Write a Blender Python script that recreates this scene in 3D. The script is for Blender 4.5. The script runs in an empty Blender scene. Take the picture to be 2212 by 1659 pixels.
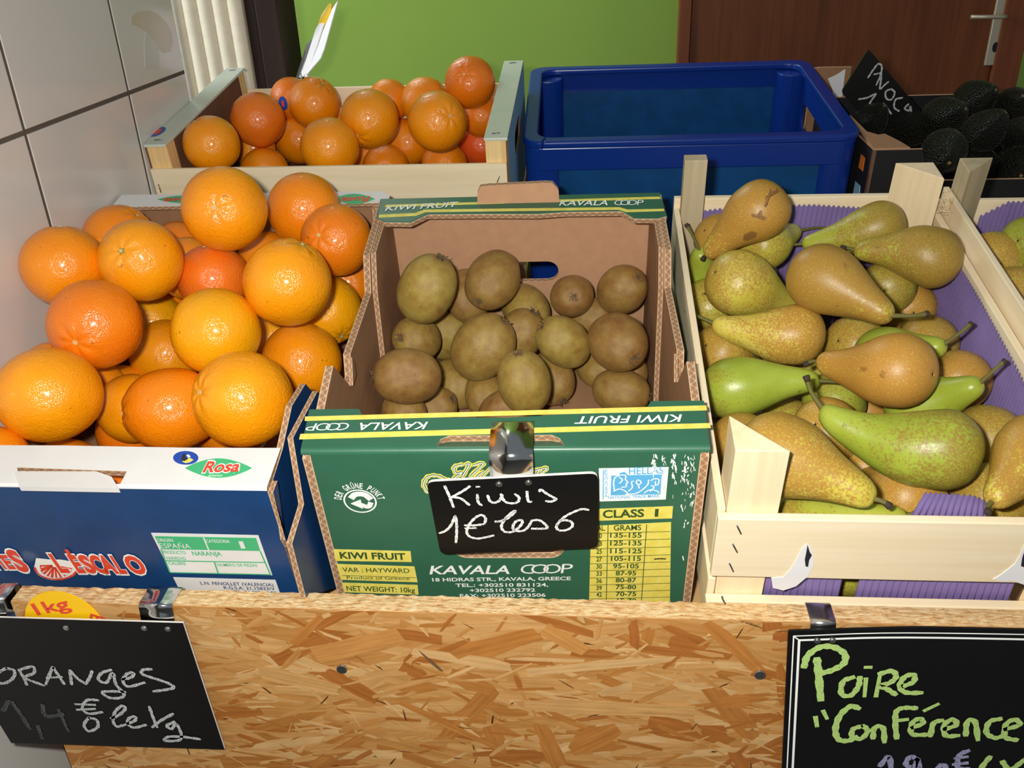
import bpy, bmesh, math, random
from mathutils import Vector, Matrix, noise
random.seed(11)
scene = bpy.context.scene
col = scene.collection

# ------------------------------------------------------------------ camera
H0 = 0.926                                     # height of the kiwi carton's front rim above the floor
CAM = Vector((0.212413, -0.555247, 0.342615 + H0))
RIGHT = Vector((0.996375, 0.077454, -0.035171))
UP = Vector((-0.004220, 0.457953, 0.888966))
FWD = Vector((-0.084961, 0.885596, -0.456620))
FPX = 1948.76
cd = bpy.data.cameras.new('camera'); cam = bpy.data.objects.new('camera', cd); col.objects.link(cam)
cd.sensor_fit = 'HORIZONTAL'; cd.sensor_width = 36.0; cd.lens = FPX / 2212.0 * 36.0; cd.clip_start = .02
M = Matrix.Identity(4)
for i in range(3):
    M[i][0] = RIGHT[i]; M[i][1] = UP[i]; M[i][2] = -FWD[i]; M[i][3] = CAM[i]
cam.matrix_world = M
scene.camera = cam

# ------------------------------------------------------------------ world, lights, exposure
w = bpy.data.worlds.new('world'); scene.world = w; w.use_nodes = True
w.node_tree.nodes['Background'].inputs[0].default_value = (.80, .90, 1.0, 1)
w.node_tree.nodes['Background'].inputs[1].default_value = .22
def area(name, loc, target, sx, sy, power, color):
    l = bpy.data.lights.new(name, 'AREA'); l.shape = 'RECTANGLE'; l.size = sx; l.size_y = sy
    l.energy = power; l.color = color
    o = bpy.data.objects.new(name, l); col.objects.link(o); o.location = loc
    o.rotation_euler = (Vector(target) - Vector(loc)).to_track_quat('-Z', 'Y').to_euler()
    return o
# the camera's own flash, just left of the lens
area('camera_flash', CAM - RIGHT * .045 + UP * .028 + FWD * .01, CAM + FWD * .8 + UP * .02, .030, .018, 8.0, (1.0, .97, .90))
# daylight from a shop window at the back left, beyond the end of the tiled wall
area('window_daylight', (-1.75, .30, 1.85), (-.2, 1.0, 1.1), .9, 1.1, 34, (.92, .97, 1.0))
area('rear_window_daylight', (-.70, 1.70, 2.05), (0, .75, 1.0), .55, .6, 18, (.92, .97, 1.0))
scene.view_settings.view_transform = 'Standard'; scene.view_settings.look = 'None'
scene.view_settings.gamma = 1.0; scene.view_settings.exposure = 0.0
scene.view_settings.use_curve_mapping = False

# ------------------------------------------------------------------ frames of reference
def frame(o, ax, ay, az):
    m = Matrix.Identity(4)
    for i in range(3):
        m[i][0] = ax[i]; m[i][1] = ay[i]; m[i][2] = az[i]; m[i][3] = o[i]
    m[2][3] += H0
    return m
FS = frame((0, 0, 0), (1, 0, 0), (0, .978472, .206379), (0, -.206379, .978472))                     # sloping front shelf
FK = frame((0, 0, 0), (.999474, .032439, 0), (-.03174, .977957, .206379), (.006695, -.206271, .978472))  # kiwi carton
FB = frame((-.334975, .525793, .114351), (1, 0, 0), (0, .989021, .147778), (0, -.147778, .989021))  # wooden orange crate
FU = frame((.12416, .633524, .084391), (.999754, .022173, 0), (-.021929, .988777, .147778), (.003277, -.147742, .989021))  # blue crate
FW = Matrix.Translation((0, 0, H0))
XW = -.334975                                   # tiled wall plane
OSB_Z = -.12595; OSB_F = -.0275; OSB_B = -.0097
def ray(px, py): return FWD + RIGHT * ((px - 1106) / FPX) + UP * ((829.5 - py) / FPX)
def on(F, axis, val, px, py):                   # where the line of sight meets the plane axis=val of frame F, in F's own coordinates
    Fi = F.inverted(); o = Fi @ CAM; d = Fi.to_3x3() @ ray(px, py)
    return o + d * ((val - o[axis]) / d[axis])
def at_depth(px, py, z): return CAM + ray(px, py) * z

# ------------------------------------------------------------------ object helpers
def tag(o, label=None, cat=None, group=None, kind=None):
    if label: o['label'] = label
    if cat: o['category'] = cat
    if group: o['group'] = group
    if kind: o['kind'] = kind
    return o
def empty(name, mat, label=None, cat=None, group=None):
    o = bpy.data.objects.new(name, None); o.empty_display_size = .02; col.objects.link(o)
    o.matrix_world = mat
    return tag(o, label, cat, group)
def link(name, me, parent=None, mat=None):
    o = bpy.data.objects.new(name, me); col.objects.link(o)
    if parent: o.parent = parent
    if mat is not None: o.matrix_local = mat
    return o
class MB:
    def __init__(s): s.v = []; s.f = []; s.m = []; s.uv = []; s.sm = []
    def face(s, idx, m=0, uv=None, smooth=False):
        s.f.append(tuple(idx)); s.m.append(m); s.uv.append(uv); s.sm.append(smooth)
    def add(s, vs):
        b = len(s.v); s.v.extend([tuple(q) for q in vs]); return b
    def box(s, x0, x1, y0, y1, z0, z1, m=0):
        b = s.add([(x, y, z) for z in (z0, z1) for y in (y0, y1) for x in (x0, x1)])
        for q in ((0, 2, 3, 1), (4, 5, 7, 6), (0, 1, 5, 4), (2, 6, 7, 3), (0, 4, 6, 2), (1, 3, 7, 5)):
            s.face([b + i for i in q], m)
        return s
    def plate(s, poly, h0, h1, fn, m0=0, m1=0, me=0):
        """poly in 2-D, extruded from h0 to h1; fn(a,b,h) -> 3-D.  m1 on the h1 side, m0 on the h0 side, me on the cut edge"""
        n = len(poly)
        area2 = sum(poly[i][0] * poly[(i + 1) % n][1] - poly[(i + 1) % n][0] * poly[i][1] for i in range(n))
        if area2 < 0: poly = poly[::-1]
        o = Vector(fn(0, 0, 0)); tri = (Vector(fn(1, 0, 0)) - o).cross(Vector(fn(0, 1, 0)) - o).dot(Vector(fn(0, 0, 1)) - o)
        flip = (tri < 0) != (h1 < h0)
        a = s.add([fn(p[0], p[1], h0) for p in poly]); b = s.add([fn(p[0], p[1], h1) for p in poly])
        top = [b + i for i in range(n)]; bot = [a + i for i in range(n)][::-1]
        s.face(top[::-1] if flip else top, m1, [tuple(p) for p in (poly[::-1] if flip else poly)])
        s.face(bot[::-1] if flip else bot, m0)
        L = 0
        for i in range(n):
            j = (i + 1) % n; d = math.dist(poly[i], poly[j])
            q = [a + i, a + j, b + j, b + i]; uv = [(L, 0), (L + d, 0), (L + d, 1), (L, 1)]
            if flip: q = q[::-1]; uv = uv[::-1]
            s.face(q, me, uv); L += d
        return s
    def fold(s, x0, x1, fn, rad, m=0, n=6):
        """outer skin of a rounded fold between a front face (b=0) and a top face (h=0); fn(x, back, up)"""
        a = [s.add([fn(x0, rad - rad * math.cos(t), -rad + rad * math.sin(t)), fn(x1, rad - rad * math.cos(t), -rad + rad * math.sin(t))]) for t in [math.pi / 2 * i / n for i in range(n + 1)]]
        for i in range(n): s.face((a[i], a[i] + 1, a[i + 1] + 1, a[i + 1]), m, None, True)
        return s
    def tube(s, pts, r, n=8, m=0, cap=True):
        pts = [Vector(p) for p in pts]; rings = []
        for i, p in enumerate(pts):
            d = (pts[min(i + 1, len(pts) - 1)] - pts[max(i - 1, 0)]).normalized()
            ref = Vector((0, 0, 1)) if abs(d.z) < .9 else Vector((1, 0, 0))
            a = d.cross(ref).normalized(); b = d.cross(a)
            rr = r[i] if isinstance(r, (list, tuple)) else r
            rings.append(s.add([p + (a * math.cos(t * 2 * math.pi / n) + b * math.sin(t * 2 * math.pi / n)) * rr for t in range(n)]))
        for i in range(len(rings) - 1):
            for t in range(n):
                u = (t + 1) % n
                s.face((rings[i] + t, rings[i + 1] + t, rings[i + 1] + u, rings[i] + u), m, None, True)
        if cap:
            s.face([rings[0] + t for t in range(n)], m); s.face([rings[-1] + t for t in range(n)][::-1], m)
        return s
    def mesh(s, name, mats):
        me = bpy.data.meshes.new(name); me.from_pydata(s.v, [], s.f)
        for q in mats: me.materials.append(q)
        me.polygons.foreach_set('material_index', s.m); me.polygons.foreach_set('use_smooth', s.sm)
        if any(u is not None for u in s.uv):
            L = me.uv_layers.new(name='UVMap'); k = 0
            for f, u in zip(s.f, s.uv):
                for c in range(len(f)):
                    if u: L.data[k].uv = u[c]
                    k += 1
        me.update(); return me
    def build(s, name, mats, parent=None, bevel=0, seg=2):
        if not isinstance(mats, (list, tuple)): mats = [mats]
        o = link(name, s.mesh(name, mats), parent)
        if bevel:
            b = o.modifiers.new('bevel', 'BEVEL'); b.width = bevel; b.segments = seg; b.limit_method = 'ANGLE'; b.angle_limit = .6
        return o
def catmull(pts, k=6):
    if len(pts) < 3: return [Vector(p) for p in pts]
    P = [Vector(p) for p in pts]; P = [P[0] * 2 - P[1]] + P + [P[-1] * 2 - P[-2]]; out = []
    for i in range(1, len(P) - 2):
        for j in range(k):
            t = j / k; a, b, c, d = P[i - 1], P[i], P[i + 1], P[i + 2]
            out.append(.5 * ((2 * b) + (c - a) * t + (2 * a - 5 * b + 4 * c - d) * t * t + (3 * b - a - 3 * c + d) * t ** 3))
    out.append(P[-2]); return out
def strokes(name, lines, width, fn, mat, parent, h=.0004, smooth=True, taper=True, split=False):
    """hand-drawn lines as flat ribbons lying on the plane fn(a,b,h)"""
    mb = MB()
    for li, ln in enumerate(lines):
        if split and li: mb.build(name, mat, parent); mb = MB()
        wd = width
        if isinstance(ln, tuple): ln, wd = ln
        P = catmull([Vector((p[0], p[1])) for p in ln]) if smooth else [Vector((p[0], p[1])) for p in ln]
        n = len(P); hh = h + li * 1.5e-5; L = []; R = []
        for i, p in enumerate(P):
            d = (P[min(i + 1, n - 1)] - P[max(i - 1, 0)])
            d = d.normalized() if d.length > 1e-9 else Vector((1, 0))
            k = wd * .5 * ((.75 if i in (0, n - 1) else 1) if taper else 1)
            if taper: k *= 1 + .16 * math.sin(i * 1.7 + li)
            q = Vector((-d.y, d.x)) * k
            if taper and i == 0: p = p - d * wd * .25
            if taper and i == n - 1: p = p + d * wd * .25
            L.append(p + q); R.append(p - q)
        a = mb.add([fn(p.x, p.y, hh) for p in L]); b = mb.add([fn(p.x, p.y, hh) for p in R])
        for i in range(n - 1): mb.face((a + i, b + i, b + i + 1, a + i + 1))
    return mb.build(name, mat, parent)
# ---- lettering
_txt = {}
def glyphs(s, bold=0, shear=0):
    key = (s, bold, shear)
    if key not in _txt:
        c = bpy.data.curves.new('lettering', 'FONT'); c.body = s; c.size = 1; c.offset = bold; c.shear = shear
        c.resolution_u = 3; c.fill_mode = 'FRONT'
        o = bpy.data.objects.new('lettering', c); col.objects.link(o)
        dg = bpy.context.evaluated_depsgraph_get()
        me = bpy.data.meshes.new_from_object(o.evaluated_get(dg))
        vs = [(q.co.x, q.co.y) for q in me.vertices]; fs = [tuple(p.vertices) for p in me.polygons]
        bpy.data.objects.remove(o); bpy.data.curves.remove(c); bpy.data.meshes.remove(me)
        _txt[key] = (vs, fs)
    return _txt[key]
CAPH = None
def lettering(name, items, fn, mat, parent, h=.0005):
    """items: (string, left baseline point, right baseline point, cap height, bold, shear) in the plane of fn"""
    global CAPH
    if CAPH is None:
        vs, _ = glyphs('H'); CAPH = max(q[1] for q in vs)
    o = None
    for k, it in enumerate(items):
        mb = MB()
        s, p0, p1, ch = it[:4]; bold = it[4] if len(it) > 4 else 0; sh = it[5] if len(it) > 5 else 0
        vs, fs = glyphs(s, bold, sh)
        if not vs: continue
        x0 = min(q[0] for q in vs); x1 = max(q[0] for q in vs)
        ux, uy = p1[0] - p0[0], p1[1] - p0[1]; L = math.hypot(ux, uy); ux /= L; uy /= L
        sx = L / (x1 - x0); sy = ch / CAPH
        b = mb.add([fn(p0[0] + ux * (q[0] - x0) * sx - uy * q[1] * sy, p0[1] + uy * (q[0] - x0) * sx + ux * q[1] * sy, h) for q in vs])
        for f in fs: mb.face([b + i for i in f])
        o = mb.build(name, mat, parent)
    return o
def coop(p0, p1, ch, bold=-.004, sh=.12):
    at = lambda t: (p0[0] + (p1[0] - p0[0]) * t, p0[1] + (p1[1] - p0[1]) * t)
    return [(c_, at(a), at(b), ch, bold, sh) for c_, a, b in (('C', 0, .285), ('O', .20, .54), ('O', .43, .77), ('P', .76, 1))]
def flat(name, polys, fn, mat, parent, h=.0003):
    first = None
    for p in polys:
        o = MB().plate([tuple(q) for q in p], 0, h, fn).build(name, mat, parent)
        first = first or o
    return first
def ring(cx, cy, rx, ry, n=28, a0=0, a1=2 * math.pi):
    return [(cx + rx * math.cos(a0 + (a1 - a0) * i / n), cy + ry * math.sin(a0 + (a1 - a0) * i / n)) for i in range(n if abs(a1 - a0 - 2 * math.pi) < 1e-6 else n + 1)]

# ------------------------------------------------------------------ materials
def srgb(r, g, b):
    f = lambda c: (c / 255 / 12.92) if c / 255 <= .04045 else ((c / 255 + .055) / 1.055) ** 2.4
    return (f(r), f(g), f(b), 1)
def mat(name, color, rough=.6, metal=0, spec=.5, noise_amt=0, noise_scale=20, bump=0, bump_scale=200, stretch=(1, 1, 1), coat=0, color2=None, sheen=0, trans=0):
    m = bpy.data.materials.new(name); m.use_nodes = True; nt = m.node_tree; N = nt.nodes; b = N['Principled BSDF']
    color = tuple(color) if len(color) == 4 else tuple(color) + (1,)
    b.inputs['Base Color'].default_value = color; b.inputs['Roughness'].default_value = rough
    b.inputs['Metallic'].default_value = metal; b.inputs['Specular IOR Level'].default_value = spec
    b.inputs['Coat Weight'].default_value = coat; b.inputs['Coat Roughness'].default_value = .15
    b.inputs['Sheen Weight'].default_value = sheen
    if noise_amt or bump:
        tc = N.new('ShaderNodeTexCoord'); mp = N.new('ShaderNodeMapping'); nt.links.new(tc.outputs['Object'], mp.inputs[0])
        mp.inputs['Scale'].default_value = stretch
    if noise_amt:
        n = N.new('ShaderNodeTexNoise'); n.inputs['Scale'].default_value = noise_scale; n.inputs['Detail'].default_value = 6
        nt.links.new(mp.outputs[0], n.inputs[0])
        cr = N.new('ShaderNodeValToRGB'); cr.color_ramp.elements[0].position = .3; cr.color_ramp.elements[1].position = .72
        c2 = color2 if color2 else tuple(c * (1 - noise_amt) for c in color[:3]) + (1,)
        cr.color_ramp.elements[0].color = c2; cr.color_ramp.elements[1].color = color
        nt.links.new(n.outputs[0], cr.inputs[0]); nt.links.new(cr.outputs[0], b.inputs['Base Color'])
    if bump:
        n2 = N.new('ShaderNodeTexNoise'); n2.inputs['Scale'].default_value = bump_scale; n2.inputs['Detail'].default_value = 3
        nt.links.new(mp.outputs[0], n2.inputs[0]); bp = N.new('ShaderNodeBump'); bp.inputs['Strength'].default_value = bump
        bp.inputs['Distance'].default_value = .002; nt.links.new(n2.outputs[0], bp.inputs['Height']); nt.links.new(bp.outputs[0], b.inputs['Normal'])
    return m
class G:                                            # terse node building
    def __init__(s, m): s.m = m; s.nt = m.node_tree; s.N = s.nt.nodes; s.b = s.N['Principled BSDF']
    def n(s, t, **k):
        q = s.N.new(t)
        for a, v in k.items(): setattr(q, a, v)
        return q
    def l(s, a, b): s.nt.links.new(a, b)
    def math(s, op, a, b=0.0, c=0.0):
        q = s.n('ShaderNodeMath', operation=op)
        for i, v in enumerate((a, b, c)):
            if hasattr(v, 'links'): s.l(v, q.inputs[i])
            else: q.inputs[i].default_value = v
        return q.outputs[0]
    def mix(s, f, a, b):
        q = s.n('ShaderNodeMix', data_type='RGBA')
        for i, v in ((0, f), (6, a), (7, b)):
            if hasattr(v, 'links'): s.l(v, q.inputs[i])
            else: q.inputs[i].default_value = v
        return q.outputs[2]
    def noise(s, vec, scale, detail=4, rough=.5):
        q = s.n('ShaderNodeTexNoise'); q.inputs['Scale'].default_value = scale; q.inputs['Detail'].default_value = detail; q.inputs['Roughness'].default_value = rough
        if vec is not None: s.l(vec, q.inputs[0])
        return q.outputs[0]
    def ramp(s, f, stops):
        q = s.n('ShaderNodeValToRGB'); e = q.color_ramp.elements
        while len(e) < len(stops): e.new(.5)
        for i, (p, c) in enumerate(stops): e[i].position = p; e[i].color = c if len(c) == 4 else tuple(c) + (1,)
        s.l(f, q.inputs[0]); return q.outputs[0]
    def map(s, vec, scale=(1, 1, 1)):
        q = s.n('ShaderNodeMapping'); q.inputs['Scale'].default_value = scale; s.l(vec, q.inputs[0]); return q.outputs[0]
    def bump(s, h, strength, dist=.002):
        q = s.n('ShaderNodeBump'); q.inputs['Strength'].default_value = strength; q.inputs['Distance'].default_value = dist
        s.l(h, q.inputs['Height']); s.l(q.outputs[0], s.b.inputs['Normal'])
T = {}
T['kraft'] = mat('kraft_cardboard', srgb(168, 126, 92), .85, spec=.2, noise_amt=.16, noise_scale=60, stretch=(1, .25, 1), bump=.08, bump_scale=400)
T['kraft_pink'] = mat('kraft_pink', srgb(192, 148, 114), .85, spec=.2, noise_amt=.12, noise_scale=80)
T['hardboard'] = mat('brown_hardboard', srgb(120, 84, 62), .8, spec=.2, noise_amt=.2, noise_scale=50)
def flute():
    m = mat('corrugated_edge', srgb(205, 172, 138), .9, spec=.1); g = G(m)
    uv = g.n('ShaderNodeUVMap'); sp = g.n('ShaderNodeSeparateXYZ'); g.l(uv.outputs[0], sp.inputs[0])
    nz = g.noise(uv.outputs[0], 90, 3)
    ph = g.math('MULTIPLY_ADD', sp.outputs[0], 2 * math.pi / .0078, g.math('MULTIPLY', nz, 6.0))
    wv = g.math('MULTIPLY_ADD', g.math('SINE', ph), .34, .5)
    dd = g.math('ABSOLUTE', g.math('SUBTRACT', sp.outputs[1], wv))
    ln = g.math('LESS_THAN', dd, .17)
    edge = g.math('GREATER_THAN', g.math('ABSOLUTE', g.math('SUBTRACT', sp.outputs[1], .5)), .36)
    k = g.math('MAXIMUM', ln, edge)
    n2 = g.noise(uv.outputs[0], 400, 3)
    c = g.mix(k, srgb(158, 118, 88), g.ramp(n2, [(.3, srgb(190, 154, 120)), (.7, srgb(216, 186, 152))]))
    g.l(c, g.b.inputs['Base Color']); g.bump(k, .6, .0012); return m
T['flute'] = flute()
T['kiwi_green'] = mat('green_print', srgb(52, 104, 80), .38, spec=.5, noise_amt=.10, noise_scale=30, bump=.05, bump_scale=90)
T['yellow_print'] = mat('yellow_print', srgb(240, 228, 120), .5, noise_amt=.12, noise_scale=120, color2=srgb(226, 208, 80))
T['green_ink'] = mat('dark_green_ink', srgb(52, 84, 40), .6)
T['white_ink'] = mat('white_ink', srgb(242, 244, 240), .55)
T['blue_carton'] = mat('navy_print', srgb(22, 66, 118), .36, spec=.5, noise_amt=.2, noise_scale=40, bump=.05, bump_scale=120)
T['white_carton'] = mat('white_coated_board', srgb(232, 230, 228), .5, noise_amt=.05, noise_scale=30)
T['leaf_green'] = mat('leaf_green_ink', srgb(70, 182, 122), .5)
T['red_ink'] = mat('red_ink', srgb(226, 74, 48), .5)
T['navy_ink'] = mat('navy_ink', srgb(40, 60, 110), .5)
T['sky_ink'] = mat('sky_blue_ink', srgb(96, 178, 226), .5)
T['blue_sticker'] = mat('blue_sticker', srgb(34, 74, 170), .4)
T['dark_ink'] = mat('dark_ink', srgb(40, 40, 34), .6)
def wood(name, c1, c2, axis=0, scale=1.0, rough=.7):
    m = mat(name, c1, rough, spec=.25); g = G(m); tc = g.n('ShaderNodeTexCoord')
    st = [55, 55, 55]; st[axis] = 2.2
    v = g.map(tc.outputs['Object'], tuple(st))
    a = g.noise(v, 1.6 * scale, 8, .62); v2 = g.map(tc.outputs['Object'], tuple(7 if i != axis else 1.5 for i in range(3))); b = g.noise(v2, 1.2, 3)
    c = g.ramp(g.math('MULTIPLY_ADD', b, .45, g.math('MULTIPLY', a, .6)), [(.30, c2), (.62, c1)])
    g.l(c, g.b.inputs['Base Color']); g.bump(a, .12, .001); return m
PALE = srgb(246, 229, 196); PALE2 = srgb(230, 205, 160)
T['wood_x'] = wood('pale_poplar_lengthwise', PALE, PALE2, 0)
T['wood_y'] = wood('pale_poplar_side', PALE, PALE2, 1)
T['wood_z'] = wood('pale_poplar_upright', srgb(242, 222, 184), srgb(222, 196, 150), 2)
T['wood_grey'] = wood('weathered_poplar', srgb(196, 180, 148), srgb(164, 148, 116), 2)
T['pine_z'] = wood('pine_upright', srgb(240, 210, 150), srgb(214, 160, 96), 2, 1.6)
T['paint_white'] = mat('pale_green_white_paint', srgb(206, 214, 196), .35, noise_amt=.06, noise_scale=40)
T['chrome'] = mat('bright_steel', (.62, .62, .60, 1), .14, metal=1, bump=.05, bump_scale=60)
T['steel'] = mat('galvanised_steel', (.66, .66, .64, 1), .32, metal=1, noise_amt=.2, noise_scale=90)
T['slate'] = mat('black_slate_board', srgb(16, 16, 17), .42, spec=.35, noise_amt=.25, noise_scale=12)
T['slate_edge'] = mat('white_board_core', srgb(222, 220, 214), .6)
def chalk(name, c, cover=.42):
    m = mat(name, c, .9, spec=.1); g = G(m); tc = g.n('ShaderNodeTexCoord')
    a = g.noise(tc.outputs['Object'], 900, 3, .6)
    col_ = g.ramp(a, [(cover - .08, tuple(x * .22 for x in c[:3]) + (1,)), (cover + .08, c)])
    g.l(col_, g.b.inputs['Base Color']); return m
T['chalk'] = chalk('white_chalk', srgb(236, 236, 232))
T['chalk_soft'] = chalk('soft_white_chalk', srgb(196, 198, 198), .46)
T['chalk_faint'] = chalk('rubbed_out_chalk', srgb(92, 94, 94), .5)
T['chalk_blue'] = chalk('violet_grey_chalk', srgb(150, 150, 182), .4)
T['chalk_green'] = chalk('pale_green_chalk', srgb(176, 206, 120), .36)
T['purple'] = mat('purple_paper', srgb(122, 104, 154), .75, spec=.2, noise_amt=.14, noise_scale=40)
T['plastic_blue'] = mat('blue_plastic', srgb(10, 48, 132), .30, spec=.45, bump=.04, bump_scale=60)
T['plastic_thin'] = mat('thin_blue_plastic', srgb(8, 74, 132), .4, spec=.4, noise_amt=.3, noise_scale=40)
T['black_card'] = mat('black_card', srgb(34, 34, 36), .6, spec=.25, noise_amt=.2, noise_scale=40)
T['orange_ink'] = mat('orange_label', srgb(240, 130, 30), .5)
T['pale_blue_ink'] = mat('pale_blue_label', srgb(150, 196, 222), .5)
T['yellow_disc'] = mat('yellow_plastic', srgb(250, 196, 16), .4)
T['tile'] = mat('glazed_white_tile', srgb(218, 214, 208), .16, spec=.5, noise_amt=.03, noise_scale=8, bump=.02, bump_scale=14)
T['grout'] = mat('grey_grout', srgb(104, 94, 84), .95, spec=.1, noise_amt=.15, noise_scale=80)
T['decal'] = mat('faint_mushroom_print', srgb(202, 190, 170), .2)
T['decal_stem'] = mat('faint_mushroom_stem', srgb(206, 204, 196), .2)
T['green_wall'] = mat('lime_green_paint', srgb(140, 172, 74), .75, spec=.25, noise_amt=.05, noise_scale=6, bump=.05, bump_scale=120)
T['door_wood'] = wood('brown_veneer', srgb(120, 66, 34), srgb(84, 44, 22), 2, 1.0, .5)
T['door_frame'] = wood('brown_frame', srgb(128, 70, 40), srgb(96, 50, 28), 2, 1.0, .5)
T['dark_wood'] = wood('dark_brown_timber', srgb(52, 36, 28), srgb(30, 20, 16), 2, 1.0, .7)
T['plaster'] = mat('cream_ribbed_plaster', srgb(232, 222, 196), .7, noise_amt=.10, noise_scale=60, bump=.2, bump_scale=150)
T['brass'] = mat('dull_metal_plate', srgb(196, 186, 160), .4, metal=.6)
T['floor'] = mat('grey_floor', srgb(120, 116, 110), .6, noise_amt=.1, noise_scale=8)
T['shelf'] = wood('shelf_board', srgb(200, 160, 110), srgb(170, 126, 80), 0)
T['paper'] = mat('white_paper', srgb(238, 236, 236), .7, noise_amt=.04, noise_scale=60)
T['dark'] = mat('dark_gap', srgb(26, 22, 34), .9)
T['staple'] = mat('staple_wire', srgb(110, 110, 112), .35, metal=.9)

# ------------------------------------------------------------------ where every fruit lies: position, radius, axis ... label
FRONT_ORANGES=[
((-0.1452,0.2878,1.0261),0.0410,(0.144,-0.938,0.315),1,1.00,'large orange crowning the back of the pile, knobbly navel facing out'),
((-0.099,0.3892,0.9953),0.0400,(-0.565,0.822,-0.071),2,1.00,'smooth orange at the back, right behind the topmost orange of the pile'),
((-0.053,0.3409,0.9759),0.0375,(-0.238,-0.864,0.444),3,1.00,'orange against the kiwi carton, pale stem dot on its left side'),
((-0.2225,0.2497,0.987),0.0397,(0.004,-0.839,0.545),1,1.00,'orange with a pale green stem button in its centre, left of the pile top'),
((-0.2959,0.2391,0.9857),0.0391,(0.013,0.273,0.962),2,1.00,'leftmost upper orange leaning on the white tile wall, flattened top'),
((-0.2964,0.3511,0.9749),0.0382,(0.678,0.13,0.724),2,1.00,'orange behind the two upper left ones, near the white back flap'),
((-0.1729,0.2921,0.9516),0.0362,(-0.123,0.089,0.988),4,1.00,'reddish orange below the topmost one in the middle of the pile'),
((-0.071,0.225,0.973),0.0410,(0.437,0.202,0.877),1,1.00,'big yellow-orange one next to the kiwi carton with its stem at the top edge'),
((-0.134,0.1907,0.9378),0.0410,(0.282,0.804,-0.524),0,1.00,'broad smooth yellow-orange fruit in the centre of the front pile'),
((-0.2368,0.1696,0.9542),0.0410,(0.037,-0.999,-0.002),3,1.00,'deep orange fruit with a pale dot low on its face, above the front left one'),
((-0.0754,0.3456,0.8946),0.0387,(0.53,-0.621,-0.577),0,1.00,'yellowest orange, half hidden beside the side wall of the kiwi carton'),
((-0.0823,0.2611,0.8721),0.0410,(-0.56,0.769,-0.309),1,1.00,'orange low beside the kiwi carton, above the stemmed front one'),
((-0.081,0.1015,0.9145),0.0410,(-0.606,-0.627,0.489),1,1.03,'large orange at the front right corner of the blue carton, pale stem on its left'),
((-0.1691,0.1443,0.8804),0.0383,(-0.86,-0.483,0.166),2,1.14,'lengthwise orange at the front between the two largest, stem end to the left'),
((-0.2501,0.0966,0.9201),0.0410,(-0.768,-0.587,0.254),1,1.06,'largest orange at the front left, green stem at the picture edge'),
((-0.2532,0.3132,0.8561),0.0384,(-0.104,0.993,-0.053),1,1.00,'creased orange half hidden left of the central smooth one'),
((-0.2887,0.3642,0.8731),0.0362,(0.207,0.978,0.019),0,1.00,'yellowish orange peeking out right of the deep orange one with the low dot'),
((-0.2191,0.3388,0.9465),0.0340,(-0.214,0.859,-0.466),2,1.00,'sliver of orange left of the topmost orange, above the reddish one'),
((-0.1536,0.4039,0.9291),0.0361,(-0.167,0.824,-0.542),2,1.00,'orange showing only between the topmost one and the big yellow-orange one'),
((-0.2499,0.3918,0.9496),0.0326,(0.22,0.468,-0.856),3,1.00,'small patch of orange under the carton back flap, behind the topmost ones'),
((-0.2729,0.4169,0.9011),0.0340,(-0.338,0.739,-0.583),2,1.00,'orange in shade left of the reddish one, under the green-buttoned one'),
((-0.226,0.1767,0.8631),0.0335,(0.154,0.964,-0.216),1,1.00,'brownish yellow orange behind the lengthwise front one'),
((-0.2544,0.209,0.8192),0.0331,(-0.155,-0.15,0.977),3,1.00,'blemished orange at the carton rim between the left front and lengthwise ones'),
((-0.3015,0.1868,0.8962),0.0304,(-0.642,0.194,-0.742),2,1.00,'orange showing as a thin rim above the largest front left one'),
((-0.293,0.2274,0.8574),0.0313,(-0.322,0.92,-0.224),2,1.00,'shaded orange just right of the largest front left one'),
((-0.2911,0.2739,0.8275),0.0311,(0.394,0.766,-0.508),2,1.00,'bright orange patch deep between the low-dotted and the lengthwise orange'),
((-0.1459,0.3557,0.8536),0.0337,(-0.113,0.683,-0.721),0,1.00,'yellowish orange deep in the gap right of the central smooth one'),
((-0.0671,0.4131,0.9014),0.0334,(-0.627,0.54,-0.561),3,1.00,'dark orange tucked under the one touching the kiwi carton'),
((-0.149,0.2192,0.822),.038,(-0.339,0.537,-0.773),2,1,None),
((-0.289,0.1409,0.8055),.038,(-0.01,0.487,-0.873),2,1,None),
((-0.079,0.1213,0.8014),.038,(-0.326,0.432,-0.841),2,1,None),
((-0.129,0.0626,0.789),.038,(0.296,0.945,0.137),0,1,None),
((-0.269,0.0606,0.7988),.038,(0.074,0.822,-0.565),3,1,None),
((-0.189,0.1213,0.8014),.038,(0.52,0.309,-0.796),1,1,None),
((-0.199,0.4051,0.8612),.038,(0.34,0.891,-0.301),2,1,None),
((-0.189,0.0523,0.8379),.038,(-0.621,0.617,-0.482),3,1,None),
((-0.079,0.0502,0.8477),.038,(-0.152,0.838,-0.524),3,1,None),
((-0.289,0.0441,0.877),.038,(0.481,0.825,-0.296),2,1,None)]
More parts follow.
